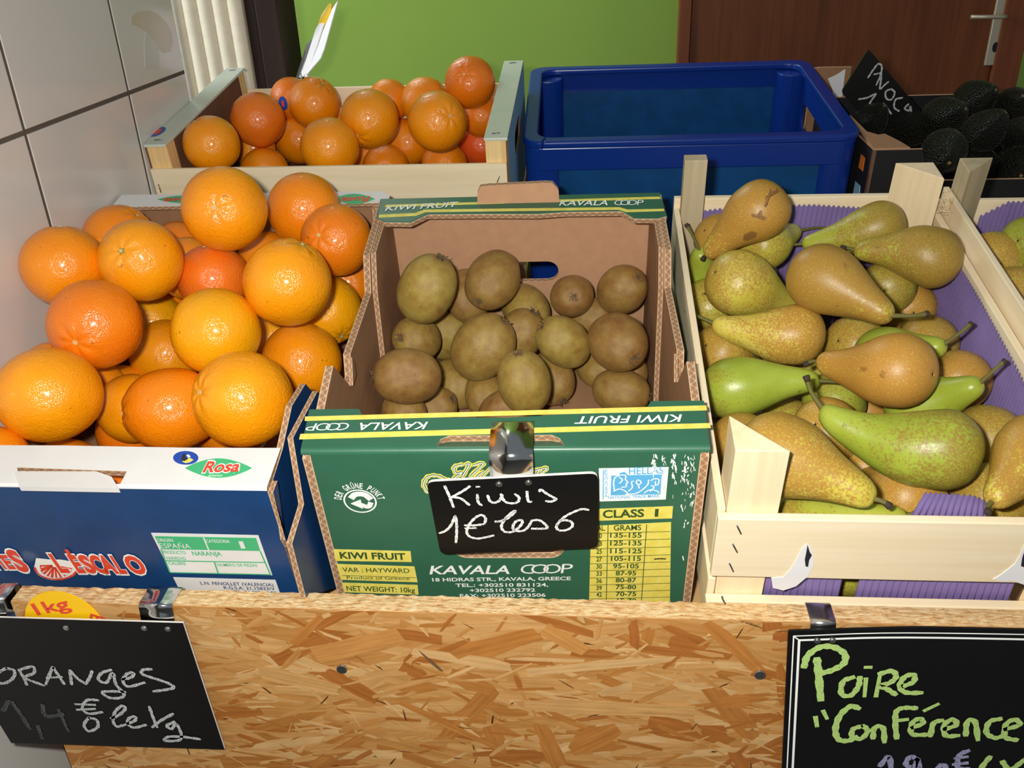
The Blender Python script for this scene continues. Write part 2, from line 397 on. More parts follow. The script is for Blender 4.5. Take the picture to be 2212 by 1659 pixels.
BACK_ORANGES=[
((-0.2683,0.5737,1.0284),0.0354,(-0.465,-0.079,0.882),1,1,'orange with a green calyx beside the left wall of the wooden crate'),
((-0.2502,0.7029,1.0335),0.0375,(-0.871,-0.212,0.443),4,1,'reddest orange near the left of the wooden crate'),
((-0.2287,0.7983,1.0454),0.0309,(-0.382,0.88,-0.283),3,1,'orange with a small blue sticker at the back of the wooden crate'),
((-0.1822,0.7546,1.0448),0.0366,(0.521,-0.262,0.812),2,1,'orange with a grey stem button next to the stickered one'),
((-0.2755,0.7376,0.9857),0.0304,(-0.392,0.916,-0.085),2,1,'orange half hidden under the reddest one in the wooden crate'),
((-0.2471,0.6889,0.9636),0.0342,(0.306,0.736,-0.604),2,1,'orange low behind the front board, right of the green-calyxed one'),
((-0.2274,0.8022,0.9856),0.0372,(0.404,0.77,-0.493),2,1,'orange behind the wide one in the left half of the wooden crate'),
((-0.1298,0.6234,1.0113),0.0385,(0.357,0.893,-0.274),1,1,'wide bright orange at the front board of the wooden crate'),
((-0.0855,0.677,1.0364),0.0395,(-0.299,-0.86,-0.413),1,1,'knobbly orange in the middle of the wooden crate, stem pointing down'),
((-0.0834,0.8008,1.0392),0.0307,(-0.073,0.684,-0.726),2,1,'orange at the crate back, just behind the knobbly one'),
((-0.0259,0.7793,1.0397),0.0349,(0.799,-0.062,0.598),2,1,'orange behind the large smooth one, stem to its right'),
((0.0123,0.6469,1.0367),0.0390,(0.572,-0.75,0.333),1,1,'large smooth orange in the right half of the wooden crate'),
((0.0458,0.7421,1.0709),0.0354,(-0.096,-0.885,0.455),3,1,'orange standing highest at the back right corner of the wooden crate'),
((0.0558,0.7749,1.0192),0.0308,(-0.193,0.72,-0.666),3,1,'orange tucked under the highest one by the right crate end'),
((-0.0601,0.7949,0.9786),0.0354,(0.278,0.938,-0.207),2,1,'orange below the large smooth one, with a bright highlight'),
((0.0497,0.8086,0.9708),0.0348,(0.407,0.715,-0.569),5,1,'blood-red orange at the right end of the wooden crate'),
((0.0024,0.74,0.9569),0.0335,(0.346,0.854,-0.388),2,1,'orange cut off by the front board, left of the blood-red one'),
((-0.0831,0.7348,0.9562),0.0336,(-0.602,0.62,-0.503),2,1,'orange cut off by the front board below the knobbly one'),
((-0.1596,0.8076,1.0004),0.0293,(-0.6,0.695,-0.397),2,1,'small orange patch left of the knobbly one'),
((-0.1188,0.7965,0.9606),0.0308,(0.122,0.82,-0.56),2,1,'orange deep under the stem of the knobbly one'),
((-0.153,0.6302,0.9437),.034,(0.464,0.598,-0.653),2,1,None),
((-0.263,0.5907,0.9378),.034,(-0.416,0.868,-0.27),3,1,None),
((-0.153,0.6995,0.9541),.034,(0.269,0.912,-0.309),3,1,None),
((-0.093,0.6005,0.9393),.034,(0.461,0.431,-0.776),3,1,None),
((-0.013,0.5907,0.9378),.034,(-0.233,0.469,-0.852),3,1,None)]
KIWIS=[
((0.0458,0.3049,0.9348),0.0333,(0.448,0.064,0.892),0.70,'long olive kiwi at the back left, standing on end'),
((0.1099,0.343,0.9297),0.0315,(-0.347,-0.863,-0.367),0.67,'kiwi with a dried flower tuft pointing down, back centre'),
((0.0774,0.3748,0.8987),0.0278,(0.236,-0.74,-0.63),0.82,'kiwi half hidden between the two back left ones'),
((0.1417,0.3798,0.8809),0.0285,(0.452,-0.814,-0.366),0.47,'kiwi below the handle hole of the carton back'),
((0.1932,0.3708,0.8998),0.0259,(0.105,-0.932,0.346),0.34,'round kiwi seen end-on with a star mark, right of the handle hole'),
((0.2479,0.3788,0.9039),0.0280,(0.564,-0.503,0.655),0.26,'kiwi in the back right corner of the carton'),
((0.0278,0.3172,0.8724),0.0264,(-0.425,-0.806,0.413),0.35,'fuzzy kiwi by the left carton wall, scarred end showing'),
((0.0506,0.3847,0.8469),0.0277,(0.244,-0.119,0.962),0.26,'kiwi behind the big central one, to its left'),
((0.1035,0.2819,0.8795),0.0333,(0.645,0.055,0.762),0.11,'big kiwi in the centre of the pile'),
((0.1377,0.329,0.8718),0.0274,(0.523,0.111,0.845),0.90,'kiwi peeking out right of the big central one'),
((0.1856,0.3054,0.8745),0.0281,(-0.713,-0.213,0.669),0.70,'round golden-brown kiwi right of centre with a dark end at upper left'),
((0.2418,0.3012,0.8764),0.0317,(0.466,-0.878,-0.108),0.74,'very fuzzy wide kiwi by the right carton wall'),
((0.0375,0.2116,0.8811),0.0295,(-0.96,-0.252,0.125),0.04,'wide kiwi lying at the left front with a tuft on its left end'),
((0.0673,0.309,0.8224),0.0272,(0.733,-0.564,-0.381),0.96,'kiwi right of the wide left front one'),
((0.1491,0.2289,0.8661),0.0295,(-0.161,-0.058,0.985),0.93,'heart-shaped kiwi in front of the centre'),
((0.1714,0.3154,0.8264),0.0271,(0.44,-0.731,-0.521),0.02,'kiwi hidden behind the heart-shaped one'),
((0.1032,0.2821,0.8243),0.0245,(0.153,-0.883,-0.445),0.69,'small kiwi between the heart-shaped one and its left neighbour'),
((0.2465,0.2952,0.8221),0.0274,(0.968,-0.23,-0.102),0.17,'single kiwi on the bare floor in the front right corner'),
((0.0487,0.2651,0.8149),0.0253,(0.833,-0.151,0.532),0.40,'dark kiwi behind the front flap, left of centre'),
((0.1279,0.2446,0.823),0.0255,(0.922,-0.073,0.379),0.48,'kiwi mostly hidden by the front flap, in the middle'),
((0.0287,0.221,0.8366),0.0222,(0.757,-0.645,0.111),0.05,'kiwi just visible behind the front flap at the far left'),
((0.2214,0.3412,0.8267),0.0235,(0.56,-0.816,-0.139),0.65,'kiwi behind the single front right one, on its left'),
((0.2565,0.3391,0.8248),0.0213,(0.346,-0.803,-0.484),0.92,'kiwi behind the single front right one, against the wall'),
((0.2136,0.3915,0.8644),0.0241,(0.823,-0.003,0.568),0.53,'kiwi in shade between the end-on one and the back right one'),
((0.1033,0.1789,0.8066),.027,(-0.872,0.447,0.196),0.98,None),
((0.1078,0.3475,0.8319),.027,(-0.768,0.609,0.196),0.14,None),
((0.0332,0.1786,0.7968),.027,(-0.977,0.077,0.196),0.12,None),
((0.1629,0.1906,0.8087),.027,(0.73,-0.655,0.196),0.66,None)]
PEARS=[
((0.3811,0.3366,1.0042),0.0299,(0.332,0.3434,0.9545),(0.3287,0.3422,0.9515),0.80,0.20,-0.25,'brown pear with dark scuffs lying highest at the back left of the crate'),
((0.3499,0.3815,0.9596),0.0268,(0.3907,0.407,0.9291),None,0.70,0.20,0.00,'brownish pear half hidden behind the scuffed top one'),
((0.3388,0.3956,0.8986),0.0284,(0.3279,0.3614,0.9549),(0.3128,0.365,0.981),0.12,0.90,0.00,'small green pear standing by the kiwi carton, stem straight up'),
((0.3926,0.3599,0.9599),0.0263,(0.4345,0.4001,0.9625),(0.4712,0.4094,0.9613),0.30,0.50,0.00,'yellowish pear neck with a long stem, right of the scuffed top one'),
((0.3874,0.3909,0.9168),0.0275,(0.3663,0.4163,0.8837),None,0.15,0.80,0.00,'rounded green pear end under the scuffed top one'),
((0.5079,0.3647,0.9774),0.0260,(0.4346,0.3749,0.9555),(0.4119,0.374,0.9529),0.55,0.70,0.30,'green and brown pear at the crate back pointing left'),
((0.531,0.3905,0.9524),0.0216,(0.5475,0.4022,0.9608),(0.5451,0.4192,0.989),0.50,0.50,0.00,'pear hidden at the back, only its upright stem showing by the wooden post'),
((0.5416,0.3059,0.9644),0.0296,(0.4746,0.3263,0.9646),None,0.72,0.65,-0.45,'large olive pear at the right crate wall pointing left'),
((0.3594,0.2962,0.9425),0.0329,(0.4231,0.3181,0.9046),None,0.32,0.30,0.00,'pale yellow mottled pear at the left, below the scuffed top one'),
((0.4249,0.2429,0.967),0.0318,(0.4733,0.1882,0.9511),(0.5019,0.1868,0.9555),0.85,0.45,-0.15,'smooth olive-brown pear in the middle, stem pointing right'),
((0.5152,0.3329,0.9236),0.0277,(0.5418,0.3912,0.9115),None,0.42,0.70,0.00,'round mottled green pear between the two olive ones'),
((0.544,0.3447,0.8957),0.0273,(0.553,0.4071,0.8837),None,0.62,0.00,0.00,'orange pear in shade by the purple liner'),
((0.4042,0.2359,0.9144),0.0287,(0.3293,0.2489,0.9193),(0.3052,0.2545,0.9309),0.55,0.08,0.45,'yellow-orange pear lying sideways, neck pointing at the kiwi carton'),
((0.3386,0.3468,0.8982),0.0289,(0.3572,0.3882,0.8475),None,0.30,0.50,0.00,'yellow pear squeezed against the left crate side'),
((0.3435,0.2676,0.8802),0.0290,(0.3889,0.3027,0.8435),None,0.50,0.30,0.00,'mottled pear under the yellow-orange sideways one'),
((0.4724,0.2735,0.8856),0.0296,(0.5243,0.3095,0.8565),None,0.42,0.35,0.00,'russet-mottled pear behind the brown one with the dark blossom end'),
((0.4845,0.2252,0.8976),0.0265,(0.5211,0.1841,0.9266),(0.5403,0.1875,0.9461),0.10,0.85,0.00,'green pear neck with a stem raised to the right, under the smooth olive-brown one'),
((0.4629,0.1249,0.9319),0.0309,(0.4128,0.175,0.9155),None,0.88,0.00,0.30,'large orange-brown pear showing its dark blossom end'),
((0.541,0.2687,0.8899),0.0273,(0.5403,0.3327,0.8878),None,0.55,0.40,0.00,'dark mottled pear behind the raised green neck, near the liner'),
((0.3412,0.1782,0.8869),0.0279,(0.4132,0.1658,0.902),(0.4399,0.1625,0.8966),0.18,0.95,-0.20,'bright green pear at the left front, stem pointing right'),
((0.4745,0.0468,0.9052),0.0313,(0.392,0.078,0.9194),(0.3824,0.0918,0.942),0.42,0.90,0.95,'big curved green and russet pear at the front, stem up at its left'),
((0.3509,0.0262,0.9111),0.0315,(0.4125,-0.0128,0.8987),(0.4217,-0.0151,0.8957),0.66,0.35,-0.20,'large russet pear behind the front corner post, tip pointing down right'),
((0.3667,0.0259,0.8446),0.0270,(0.4461,0.0101,0.8688),None,0.38,0.70,0.00,'speckled green pear lying just behind the front board'),
((0.4638,0.0599,0.8518),0.0290,(0.443,0.1214,0.8309),None,0.68,0.10,0.00,'orange-yellow pear underneath the big curved one'),
((0.541,0.112,0.8739),0.0289,(0.5453,0.1783,0.8595),None,0.50,0.50,0.00,'mottled pear at the right, beside the body of the big curved one'),
((0.5267,0.0587,0.8515),0.0290,(0.5252,0.1189,0.8196),None,0.50,0.50,0.00,'green-brown pear below the right end of the big curved one'),
((0.537,0.0324,0.9124),0.0280,(0.4913,-0.0126,0.8977),None,0.75,0.30,0.00,'brown pear at the right picture edge, tip over the front board'),
((0.5418,0.1905,0.8895),0.0272,(0.5527,0.2515,0.8744),None,0.70,0.10,0.00,'brown pear low at the right, by the purple liner'),
((0.4958,0.154,0.8818),0.0270,(0.5277,0.1182,0.9234),(0.5431,0.1218,0.942),0.12,0.90,0.00,'green pear neck with a dark stem pointing at the purple liner'),
((0.3442,0.1311,0.8566),0.0280,(0.3709,0.1881,0.8376),None,0.70,0.30,0.00,'dark pear squeezed between kiwi carton and corner post'),
((0.4152,0.1318,0.8708),0.0288,(0.452,0.1736,0.8322),None,0.55,0.20,0.00,'yellow-brown pear under the stem of the big curved one'),
((0.4405,0.2087,0.8574),0.0280,(0.4809,0.2517,0.8282),None,0.20,0.80,0.00,'green pear patch right of the bright green left front one'),
((0.4821,0.2467,0.8257),0.0284,(0.5156,0.2959,0.8047),None,0.95,0.00,0.00,'dark brown pear deep under the orange-brown one'),
((0.4532,0.1297,0.8352),0.0280,(0.441,0.1729,0.787),None,0.60,0.15,0.00,'brownish pear deep in the gap between the two large front pears'),
((0.51,0.1538,0.7929),.028,(0.555,0.1249,0.7869),None,0.23,0.70,0,None),
((0.42,0.3788,0.8403),.028,(0.4776,0.3621,0.8343),None,0.25,0.04,0,None),
((0.43,0.0637,0.7841),.028,(0.3764,0.0367,0.7781),None,0.41,0.67,0,None),
((0.35,0.2027,0.8032),.028,(0.324,0.2089,0.7972),None,0.49,0.10,0,None),
((0.35,0.1322,0.7985),.028,(0.3914,0.1756,0.7925),None,0.70,0.05,0,None),
((0.46,0.3181,0.8377),.028,(0.4399,0.2615,0.8317),None,0.27,0.33,0,None),
((0.41,0.2418,0.8114),.028,(0.3682,0.1988,0.8054),None,0.31,0.43,0,None),
((0.53,0.3886,0.8424),.028,(0.4912,0.4231,0.834),None,0.67,0.14,0,None),
((0.54,0.2985,0.8336),.028,(0.5245,0.2405,0.8276),None,0.29,0.27,0,None),
((0.36,0.3201,0.828),.028,(0.324,0.2814,0.822),None,0.42,0.43,0,None),
((0.5,0.0539,0.782),.028,(0.5339,0.0256,0.7805),None,0.62,0.44,0,None),
((0.47,0.1049,0.7826),.028,(0.4743,0.045,0.7766),None,0.46,0.24,0,None),
((0.4,0.1615,0.8047),.028,(0.3734,0.2153,0.7987),None,0.23,0.65,0,None),
((0.37,0.0853,0.7784),.028,(0.3817,0.1441,0.7724),None,0.58,0.00,0,None)]
NEXT_PEARS=[
((0.6293,0.373,0.9382),0.0285,(0.6764,0.4076,0.9086),None,0.40,0.10,0,'yellow pear at the back of the second pear crate'),
((0.623,0.297,0.9273),0.0290,(0.6689,0.3279,0.8901),None,0.45,0.30,0,'mottled pear in the second crate, dark blossom end facing out'),
((0.6636,0.3765,0.9543),0.0280,(0.7104,0.416,0.9344),None,0.15,0.85,0,'green pear at the right picture edge in the second crate'),
((0.6336,0.2646,0.9001),0.0290,(0.6806,0.3004,0.869),None,0.40,0.60,0,'pear low at the right picture edge beside the wooden crate side')]
AVOCADOS=[
((0.6053,0.7771,0.9999),0.0247,(0.362,-0.521,0.773),'avocado at the left of the black box, below the slate sign'),
((0.6626,0.7884,0.9862),0.0276,(0.734,-0.656,-0.177),'darkest avocado under the lower corner of the slate sign'),
((0.7052,0.7833,1.0005),0.0312,(0.466,-0.747,0.474),'avocado with a soft sheen in the middle of the box'),
((0.7644,0.8381,1.0136),0.0308,(0.43,-0.742,0.515),'avocado highest at the back of the black box'),
((0.7316,0.7034,0.9986),0.0282,(0.495,-0.377,0.782),'upright avocado right of the sheeny one'),
((0.8159,0.827,1.0067),0.0279,(-0.051,-0.825,0.563),'avocado at the back right of the black box'),
((0.784,0.7108,0.9894),0.0271,(0.526,-0.785,0.328),'avocado with a brown stem scar at the right picture edge'),
((0.6672,0.6542,0.9854),0.0298,(-0.127,-0.975,-0.183),'large round avocado at the low front of the box'),
((0.7358,0.7133,0.9495),0.0289,(0.462,-0.843,0.275),'avocado in deep shade behind the low front edge'),
((0.7778,0.6863,0.9554),0.0294,(-0.279,-0.957,-0.075),'brownish avocado at the lower right picture edge')]

# ================================================================== the room
OWD = srgb(206, 158, 96)
floor = MB().box(-2.4, 2.4, -2.2, 2.0, -.05, 0).build('floor', T['floor']); tag(floor, kind='structure')
YB = 1.75
wb = MB().box(-2.4, 2.4, YB, YB + .1, 0, 2.6).build('wall_back', T['green_wall']); tag(wb, kind='structure')
# tiled wall on the left: grout bed with single tiles standing proud of it
YE = .688; TP = .2225
wl = MB().box(XW - .12, XW - .0011, -1.3, YE, 0, 2.3).build('wall_left', T['grout']); tag(wl, kind='structure')
def tile_mesh(wy, hz):
    mb = MB().box(-.006, 0, 0, wy, 0, hz); me = mb.mesh('tile', [T['tile']])
    bm = bmesh.new(); bm.from_mesh(me); bmesh.ops.bevel(bm, geom=list(bm.edges), offset=.0007, segments=2, affect='EDGES', profile=.6); bm.to_mesh(me); bm.free()
    for p in me.polygons: p.use_smooth = False
    return me
full = tile_mesh(TP - .0056, TP - .0048); part_ = tile_mesh(YE - (.2975 + TP) - .0050, TP - .0048)
for i in range(-3, 2):
    for j in range(-4, 3):
        me = part_ if i == 1 else full
        link('tile', me, wl, Matrix.Translation((XW, .2975 + i * TP + .0028, .176 + H0 + j * TP + .0024)))
def wallp(px, py): q = on(FW, 0, XW, px, py); return (q.y, q.z)
fw = lambda a, b, h: (XW + h, a, b + H0)
z2 = lambda X, Y: wallp(X / 3.456, Y / 3.456)
mush = empty('mushroom_decal', Matrix.Identity(4), 'faint beige mushroom print on the upper wall tile', 'decal')
flat('cap', [[z2(*q) for q in [(975, 130), (1030, 88), (1110, 78), (1180, 105), (1240, 165), (1280, 240), (1290, 320), (1272, 385), (1215, 398), (1185, 360), (1150, 300), (1090, 235), (1020, 195), (975, 175)]]], fw, T['decal'], mush, .0004)
flat('stem', [[z2(*q) for q in [(1085, 240), (1150, 300), (1185, 360), (1190, 520), (1080, 500), (1075, 330)]]], fw, T['decal_stem'], mush, .0004)
# ribbed plaster pilaster and dark timber post beyond the end of the tiles
mb = MB(); n = 120; x0, x1, yc = -.50, -.337, .95
front = [(x0 + (x1 - x0) * i / n, yc - .007 * abs(math.sin(math.pi * (x0 + (x1 - x0) * i / n - x1) / .0245)) ** .7) for i in range(n + 1)]
a = mb.add([(x, y, 0) for x, y in front]); b = mb.add([(x, y, 2.3) for x, y in front])
for i in range(n): mb.face((a + i, a + i + 1, b + i + 1, b + i), 0, None, True)
c = mb.add([(x1, yc + .1, 0), (x1, yc + .1, 2.3), (x0, yc + .1, 0), (x0, yc + .1, 2.3)])
mb.face((a + n, c, c + 1, b + n)); mb.face((c, c + 2, c + 3, c + 1)); mb.face((c + 2, a, b, c + 3))
tag(mb.build('trim_1', T['plaster']), kind='structure')
tag(MB().box(-.336, -.318, .955, 1.04, 0, 2.3).box(-.316, -.279, .945, 1.04, 0, 2.3).build('trim_2', T['dark_wood'], bevel=.003), kind='structure')
# door
def bk(px, py, y=1.735): q = on(FW, 1, y, px, py); return q.x, q.z + H0
dx0 = bk(1463, 100)[0]; dx1 = bk(2203, 120)[0]
fr = MB(); fr.box(dx0, dx0 + .028, YB - .03, YB, 0, 2.1); fr.box(dx1 - .06, dx1, YB - .03, YB, 0, 2.1); fr.box(dx0, dx1, YB - .03, YB, 2.04, 2.1)
door = empty('door_1', Matrix.Identity(4)); tag(door, kind='structure')
fr.build('door_frame', T['door_frame'], door, bevel=.002)
MB().box(dx0 + .030, dx1 - .062, YB - .018, YB, 0, 2.038).build('door_leaf', T['door_wood'], door, bevel=.001)
hp = [bk(*q) for q in [(2153, 0), (2193, 0), (2158, 142), (2124, 141)]]
hx0, hx1 = bk(2124, 141, YB - .02)[0], bk(2158, 142, YB - .02)[0]; hz = bk(2140, 141, YB - .02)[1]
pl = MB().box(hx0, hx1, YB - .026, YB - .018, hz, hz + .24).build('lock_plate', T['brass'], door, bevel=.002)
kx, kz = bk(2160, 33, YB - .03); lx = bk(2092, 30, YB - .05)[0]
MB().tube([(kx, YB - .02, kz), (kx, YB - .062, kz), (kx - .012, YB - .066, kz), (lx, YB - .066, kz + .002)], .0045).build('door_handle', T['brass'], pl)
qx, qz = bk(2150, 102, YB - .027); MB().plate(ring(0, 0, .006, .011, 14), 0, .001, lambda a, b, h: (qx + a, YB - .0262 - h, qz + b)).build('keyhole', T['dark'], pl)

# ================================================================== the counter
def shelf(F, x0, x1, y0, y1, z, name, label, fascia=.001):
    e = empty(name, F, label, 'shelf')
    MB().box(x0, x1, y0, y1, z - .016, z).build('board', T['shelf'], e, bevel=.001)
    if fascia: MB().box(x0, x1 + fascia, y0 + .002, y0 + .014, z - .40, z - .0165).build('fascia', T['shelf'], e, bevel=.001)
    for x in (x0 + .03, x1 - .06):
        q = F @ Vector((x, (y0 + y1) / 2, z - .016)); inv = F.inverted()
        mb = MB()
        corners = [(x, y0 + .05), (x + .03, y0 + .05), (x + .03, y1 - .05), (x, y1 - .05)]
        top = [F @ Vector((cx, cy, z - .016)) for cx, cy in corners]
        t = mb.add([inv @ p for p in top]); bt = mb.add([inv @ Vector((p.x, p.y, .001)) for p in top])
        mb.face((t, t + 1, t + 2, t + 3)); mb.face((bt + 3, bt + 2, bt + 1, bt))
        for i in range(4): mb.face((t + (i + 1) % 4, t + i, bt + i, bt + (i + 1) % 4))
        mb.build('support', T['shelf'], e)
    return e
shelf(FS, -.328, .90, -.034, .455, -.2005, 'display_shelf', 'sloping board shelf under the front row of cartons', 0)
shelf(FB, 0.004, .452, -.006, .318, -.1505, 'display_shelf', 'raised board shelf under the wooden crate of oranges', .014)
shelf(FU, -.004, .90, -.03, .50, -.2305, 'display_shelf', 'raised board shelf under the blue plastic crate')

# chipboard front panel of pressed wood strands
OX0, OX1 = -.247, .95
osb = empty('chipboard_panel', Matrix.Identity(4), 'chipboard panel of pressed wood strands along the counter front', 'board')
def osb_base():
    m = mat('strand_board', OWD, .55, spec=.3); g = G(m); tc = g.n('ShaderNodeTexCoord')
    v = g.map(tc.outputs['Object'], (9, 40, 34)); a = g.noise(v, 3.2, 8, .65)
    v2 = g.map(tc.outputs['Object'], (60, 200, 120)); b = g.noise(v2, 1.5, 5)
    c = g.ramp(g.math('MULTIPLY_ADD', b, .4, g.math('MULTIPLY', a, .6)), [(.30, srgb(150, 92, 44)), (.44, srgb(204, 146, 86)), (.56, srgb(228, 186, 128)), (.72, srgb(242, 214, 166))])
    g.l(c, g.b.inputs['Base Color']); g.bump(a, .5, .003); return m
T['osb'] = osb_base()
def osb_edge():
    m = mat('strand_board_edge', OWD, .8, spec=.2); g = G(m); tc = g.n('ShaderNodeTexCoord')
    v = g.map(tc.outputs['Object'], (60, 260, 200)); a = g.noise(v, 1.6, 8, .7)
    c = g.ramp(a, [(.34, srgb(168, 112, 62)), (.46, srgb(222, 178, 122)), (.62, srgb(244, 222, 178))])
    g.l(c, g.b.inputs['Base Color']); g.bump(a, .6, .003); return m
T['osb_edge'] = osb_edge()
mb = MB(); n = 260; top = []
for i in range(n + 1):                                  # slightly ragged sawn top edge
    x = OX0 + (OX1 - OX0) * i / n
    top.append((x, OSB_Z + H0 + random.uniform(-.0005, .0005)))
f0 = mb.add([(x, OSB_F, .002) for x, z in top]); f1 = mb.add([(x, OSB_F + random.uniform(-.0003, .0003), z - .0004) for x, z in top])
b1 = mb.add([(x, OSB_B + random.uniform(-.0004, .0004), z + random.uniform(-.0006, .0006)) for x, z in top]); b0 = mb.add([(x, OSB_B, .002) for x, z in top])
m_ = mb.add([(x, (OSB_F + OSB_B) / 2, z + random.uniform(-.0006, .0006)) for x, z in top])
for i in range(n):
    mb.face((f0 + i, f0 + i + 1, f1 + i + 1, f1 + i), 0); mb.face((f1 + i, f1 + i + 1, m_ + i + 1, m_ + i), 1); mb.face((m_ + i, m_ + i + 1, b1 + i + 1, b1 + i), 1)
    mb.face((b1 + i, b1 + i + 1, b0 + i + 1, b0 + i), 0); mb.face((b0 + i, b0 + i + 1, f0 + i + 1, f0 + i), 0)
mb.face((f0, f1, m_, b1, b0), 1); mb.face((b0 + n, b1 + n, m_ + n, f1 + n, f0 + n), 1)
mb.build('board_body', [T['osb'], T['osb_edge']], osb)
def strand_mat():
    m = mat('wood_strand', OWD, .42, spec=.4); g = G(m)
    at = g.n('ShaderNodeAttribute', attribute_name='tone'); uv = g.n('ShaderNodeUVMap')
    a = g.noise(g.map(uv.outputs[0], (14, 330, 1)), 1.0, 6, .6); b = g.noise(g.map(uv.outputs[0], (40, 90, 1)), 1.0, 3)
    k = g.math('MULTIPLY_ADD', a, .55, g.math('MULTIPLY', b, .25))
    sh = g.ramp(k, [(.25, (.62, .56, .48, 1)), (.55, (1, 1, 1, 1))])
    q = g.n('ShaderNodeMix', data_type='RGBA', blend_type='MULTIPLY'); q.inputs[0].default_value = 1
    g.l(at.outputs['Color'], q.inputs[6]); g.l(sh, q.inputs[7]); g.l(q.outputs[2], g.b.inputs['Base Color']); g.bump(a, .25, .001); return m
T['strand'] = strand_mat()
TONES = [srgb(212, 164, 104), srgb(208, 157, 95), srgb(203, 150, 87), srgb(197, 141, 77), srgb(186, 124, 60), srgb(220, 178, 122), srgb(176, 110, 50)]
def strands():
    mb = MB(); tones = []
    def flake(cx, cz, L, W, ang, tone, k):
        ca, sa = math.cos(ang), math.sin(ang); N = 5
        up = []; dn = []
        for i in range(N):
            t = i / (N - 1) - .5; e = 1 - .55 * (abs(t) * 2) ** 4 * random.random()
            up.append((t * L + random.uniform(-.004, .004), W * .5 * e * random.uniform(.75, 1.1))); dn.append((t * L + random.uniform(-.004, .004), -W * .5 * e * random.uniform(.75, 1.1)))
        poly = up + dn[::-1]; ou, ov = random.uniform(0, 50), random.uniform(0, 50)
        tx = random.uniform(-.004, .004); tz = random.uniform(-.01, .01)
        vs = []
        for a, b in poly:
            x = cx + a * ca - b * sa; z = cz + a * sa + b * ca
            x = min(max(x, OX0), OX1); z = min(z, OSB_Z - .0008)
            vs.append((x, OSB_F - .00025 - k * 1.6e-7 + a * tx * .04 + b * tz * .04, z + H0))
        s = mb.add(vs); mb.face([s + i for i in range(len(vs))][::-1], 0, [(ou + a, ov + b) for a, b in poly][::-1]); tones.append(tone)
    k = 0
    for _ in range(2100):
        flake(random.uniform(OX0, OX1), random.uniform(-.56, OSB_Z), random.uniform(.05, .15), random.uniform(.010, .032), random.gauss(0, .2), random.choice(TONES[:4] + TONES[:2] + [TONES[5]]), k); k += 1
    for _ in range(1200):
        flake(random.uniform(OX0, OX1), random.uniform(-.56, OSB_Z), random.uniform(.02, .075), random.uniform(.003, .012), random.gauss(0, .3), random.choice(TONES), k); k += 1
    for _ in range(110):
        flake(random.uniform(OX0, OX1), random.uniform(-.56, OSB_Z), random.uniform(.03, .075), random.uniform(.006, .02), random.uniform(-1.5, 1.5), random.choice(TONES[3:5] + TONES[6:]), k); k += 1
    for _ in range(1700):
        flake(random.uniform(OX0, OX1), random.uniform(-.56, OSB_Z), random.uniform(.008, .035), random.uniform(.0012, .005), random.gauss(0, .5), random.choice(TONES), k); k += 1
    for _ in range(260):
        flake(random.uniform(OX0, OX1), random.uniform(-.56, OSB_Z), random.uniform(.002, .012), random.uniform(.0006, .0016), random.uniform(-1.5, 1.5), srgb(96, 56, 26), k); k += 1
    # a few strands that stand out in the picture
    def pf(p, q, wpx, tone):
        nonlocal k
        a = on(FW, 1, OSB_F, *p); b = on(FW, 1, OSB_F, *q); flake((a.x + b.x) / 2, (a.z + b.z) / 2, math.dist((a.x, a.z), (b.x, b.z)), wpx / 2700, math.atan2(b.z - a.z, b.x - a.x), tone, k); k += 1
    z5 = lambda X, Y: (560 + X / 1.8433, 1270 + Y / 1.8433)
    B1, B2, B3 = srgb(192, 128, 62), srgb(204, 146, 80), srgb(178, 110, 52)
    for p, q, wpx, t in [((250, 110), (140, 220), 22, B1), ((160, 250), (95, 320), 18, B2), ((230, 260), (560, 190), 55, B2), ((770, 270), (1110, 180), 50, B1), ((1120, 150), (1300, 250), 45, B2),
                         ((1490, 130), (1495, 235), 22, B3), ((1560, 150), (1540, 215), 26, B1), ((1790, 140), (2000, 335), 34, B1), ((2040, 140), (2045, 165), 40, B3), ((560, 450), (960, 640), 20, B1),
                         ((1120, 540), (1190, 700), 40, B1), ((1250, 640), (1420, 560), 70, B1), ((1020, 340), (1045, 410), 14, B3), ((640, 250), (730, 330), 8, srgb(120, 92, 62)), ((1890, 650), (1930, 715), 30, B3),
                         ((1850, 450), (1940, 440), 40, B1), ((2060, 190), (2100, 190), 30, B3), ((620, 250), (1000, 310), 34, TONES[5]), ((1080, 330), (1650, 280), 26, TONES[5]), ((1040, 460), (1720, 490), 42, TONES[0]), ((0, 330), (320, 400), 46, TONES[0])]:
        pf(z5(*p), z5(*q), wpx, t)
    me = mb.mesh('wood_strands', [T['strand']])
    ca = me.color_attributes.new('tone', 'FLOAT_COLOR', 'CORNER'); i = 0
    for f, t in zip(mb.f, tones):
        for _ in f: ca.data[i].color = t; i += 1
    return me
so = link('wood_strands', strands(), osb); tag(so, kind='stuff')
for px, py in ((740, 1440), (1640, 1452)):
    q = on(FW, 1, OSB_F, px, py); s = MB()
    fn = lambda a, b, h, q=q: (q.x + a, OSB_F - .0028 - h, q.z + H0 + b)
    s.plate(ring(0, 0, .0043, .0043, 20), -.0015, .0008, fn); so_ = s.build('screw', T['steel'], osb, bevel=.0004)
    c = MB()
    for k in range(4):
        t = math.pi / 4 + k * math.pi / 2; c.plate([(math.cos(t + d) * rr, math.sin(t + d) * rr) for d, rr in ((-.3, .0005), (-.16, .0026), (.16, .0026), (.3, .0005))], 0, .00095, fn)
    c.build('cross_slot', T['dark'], so_)

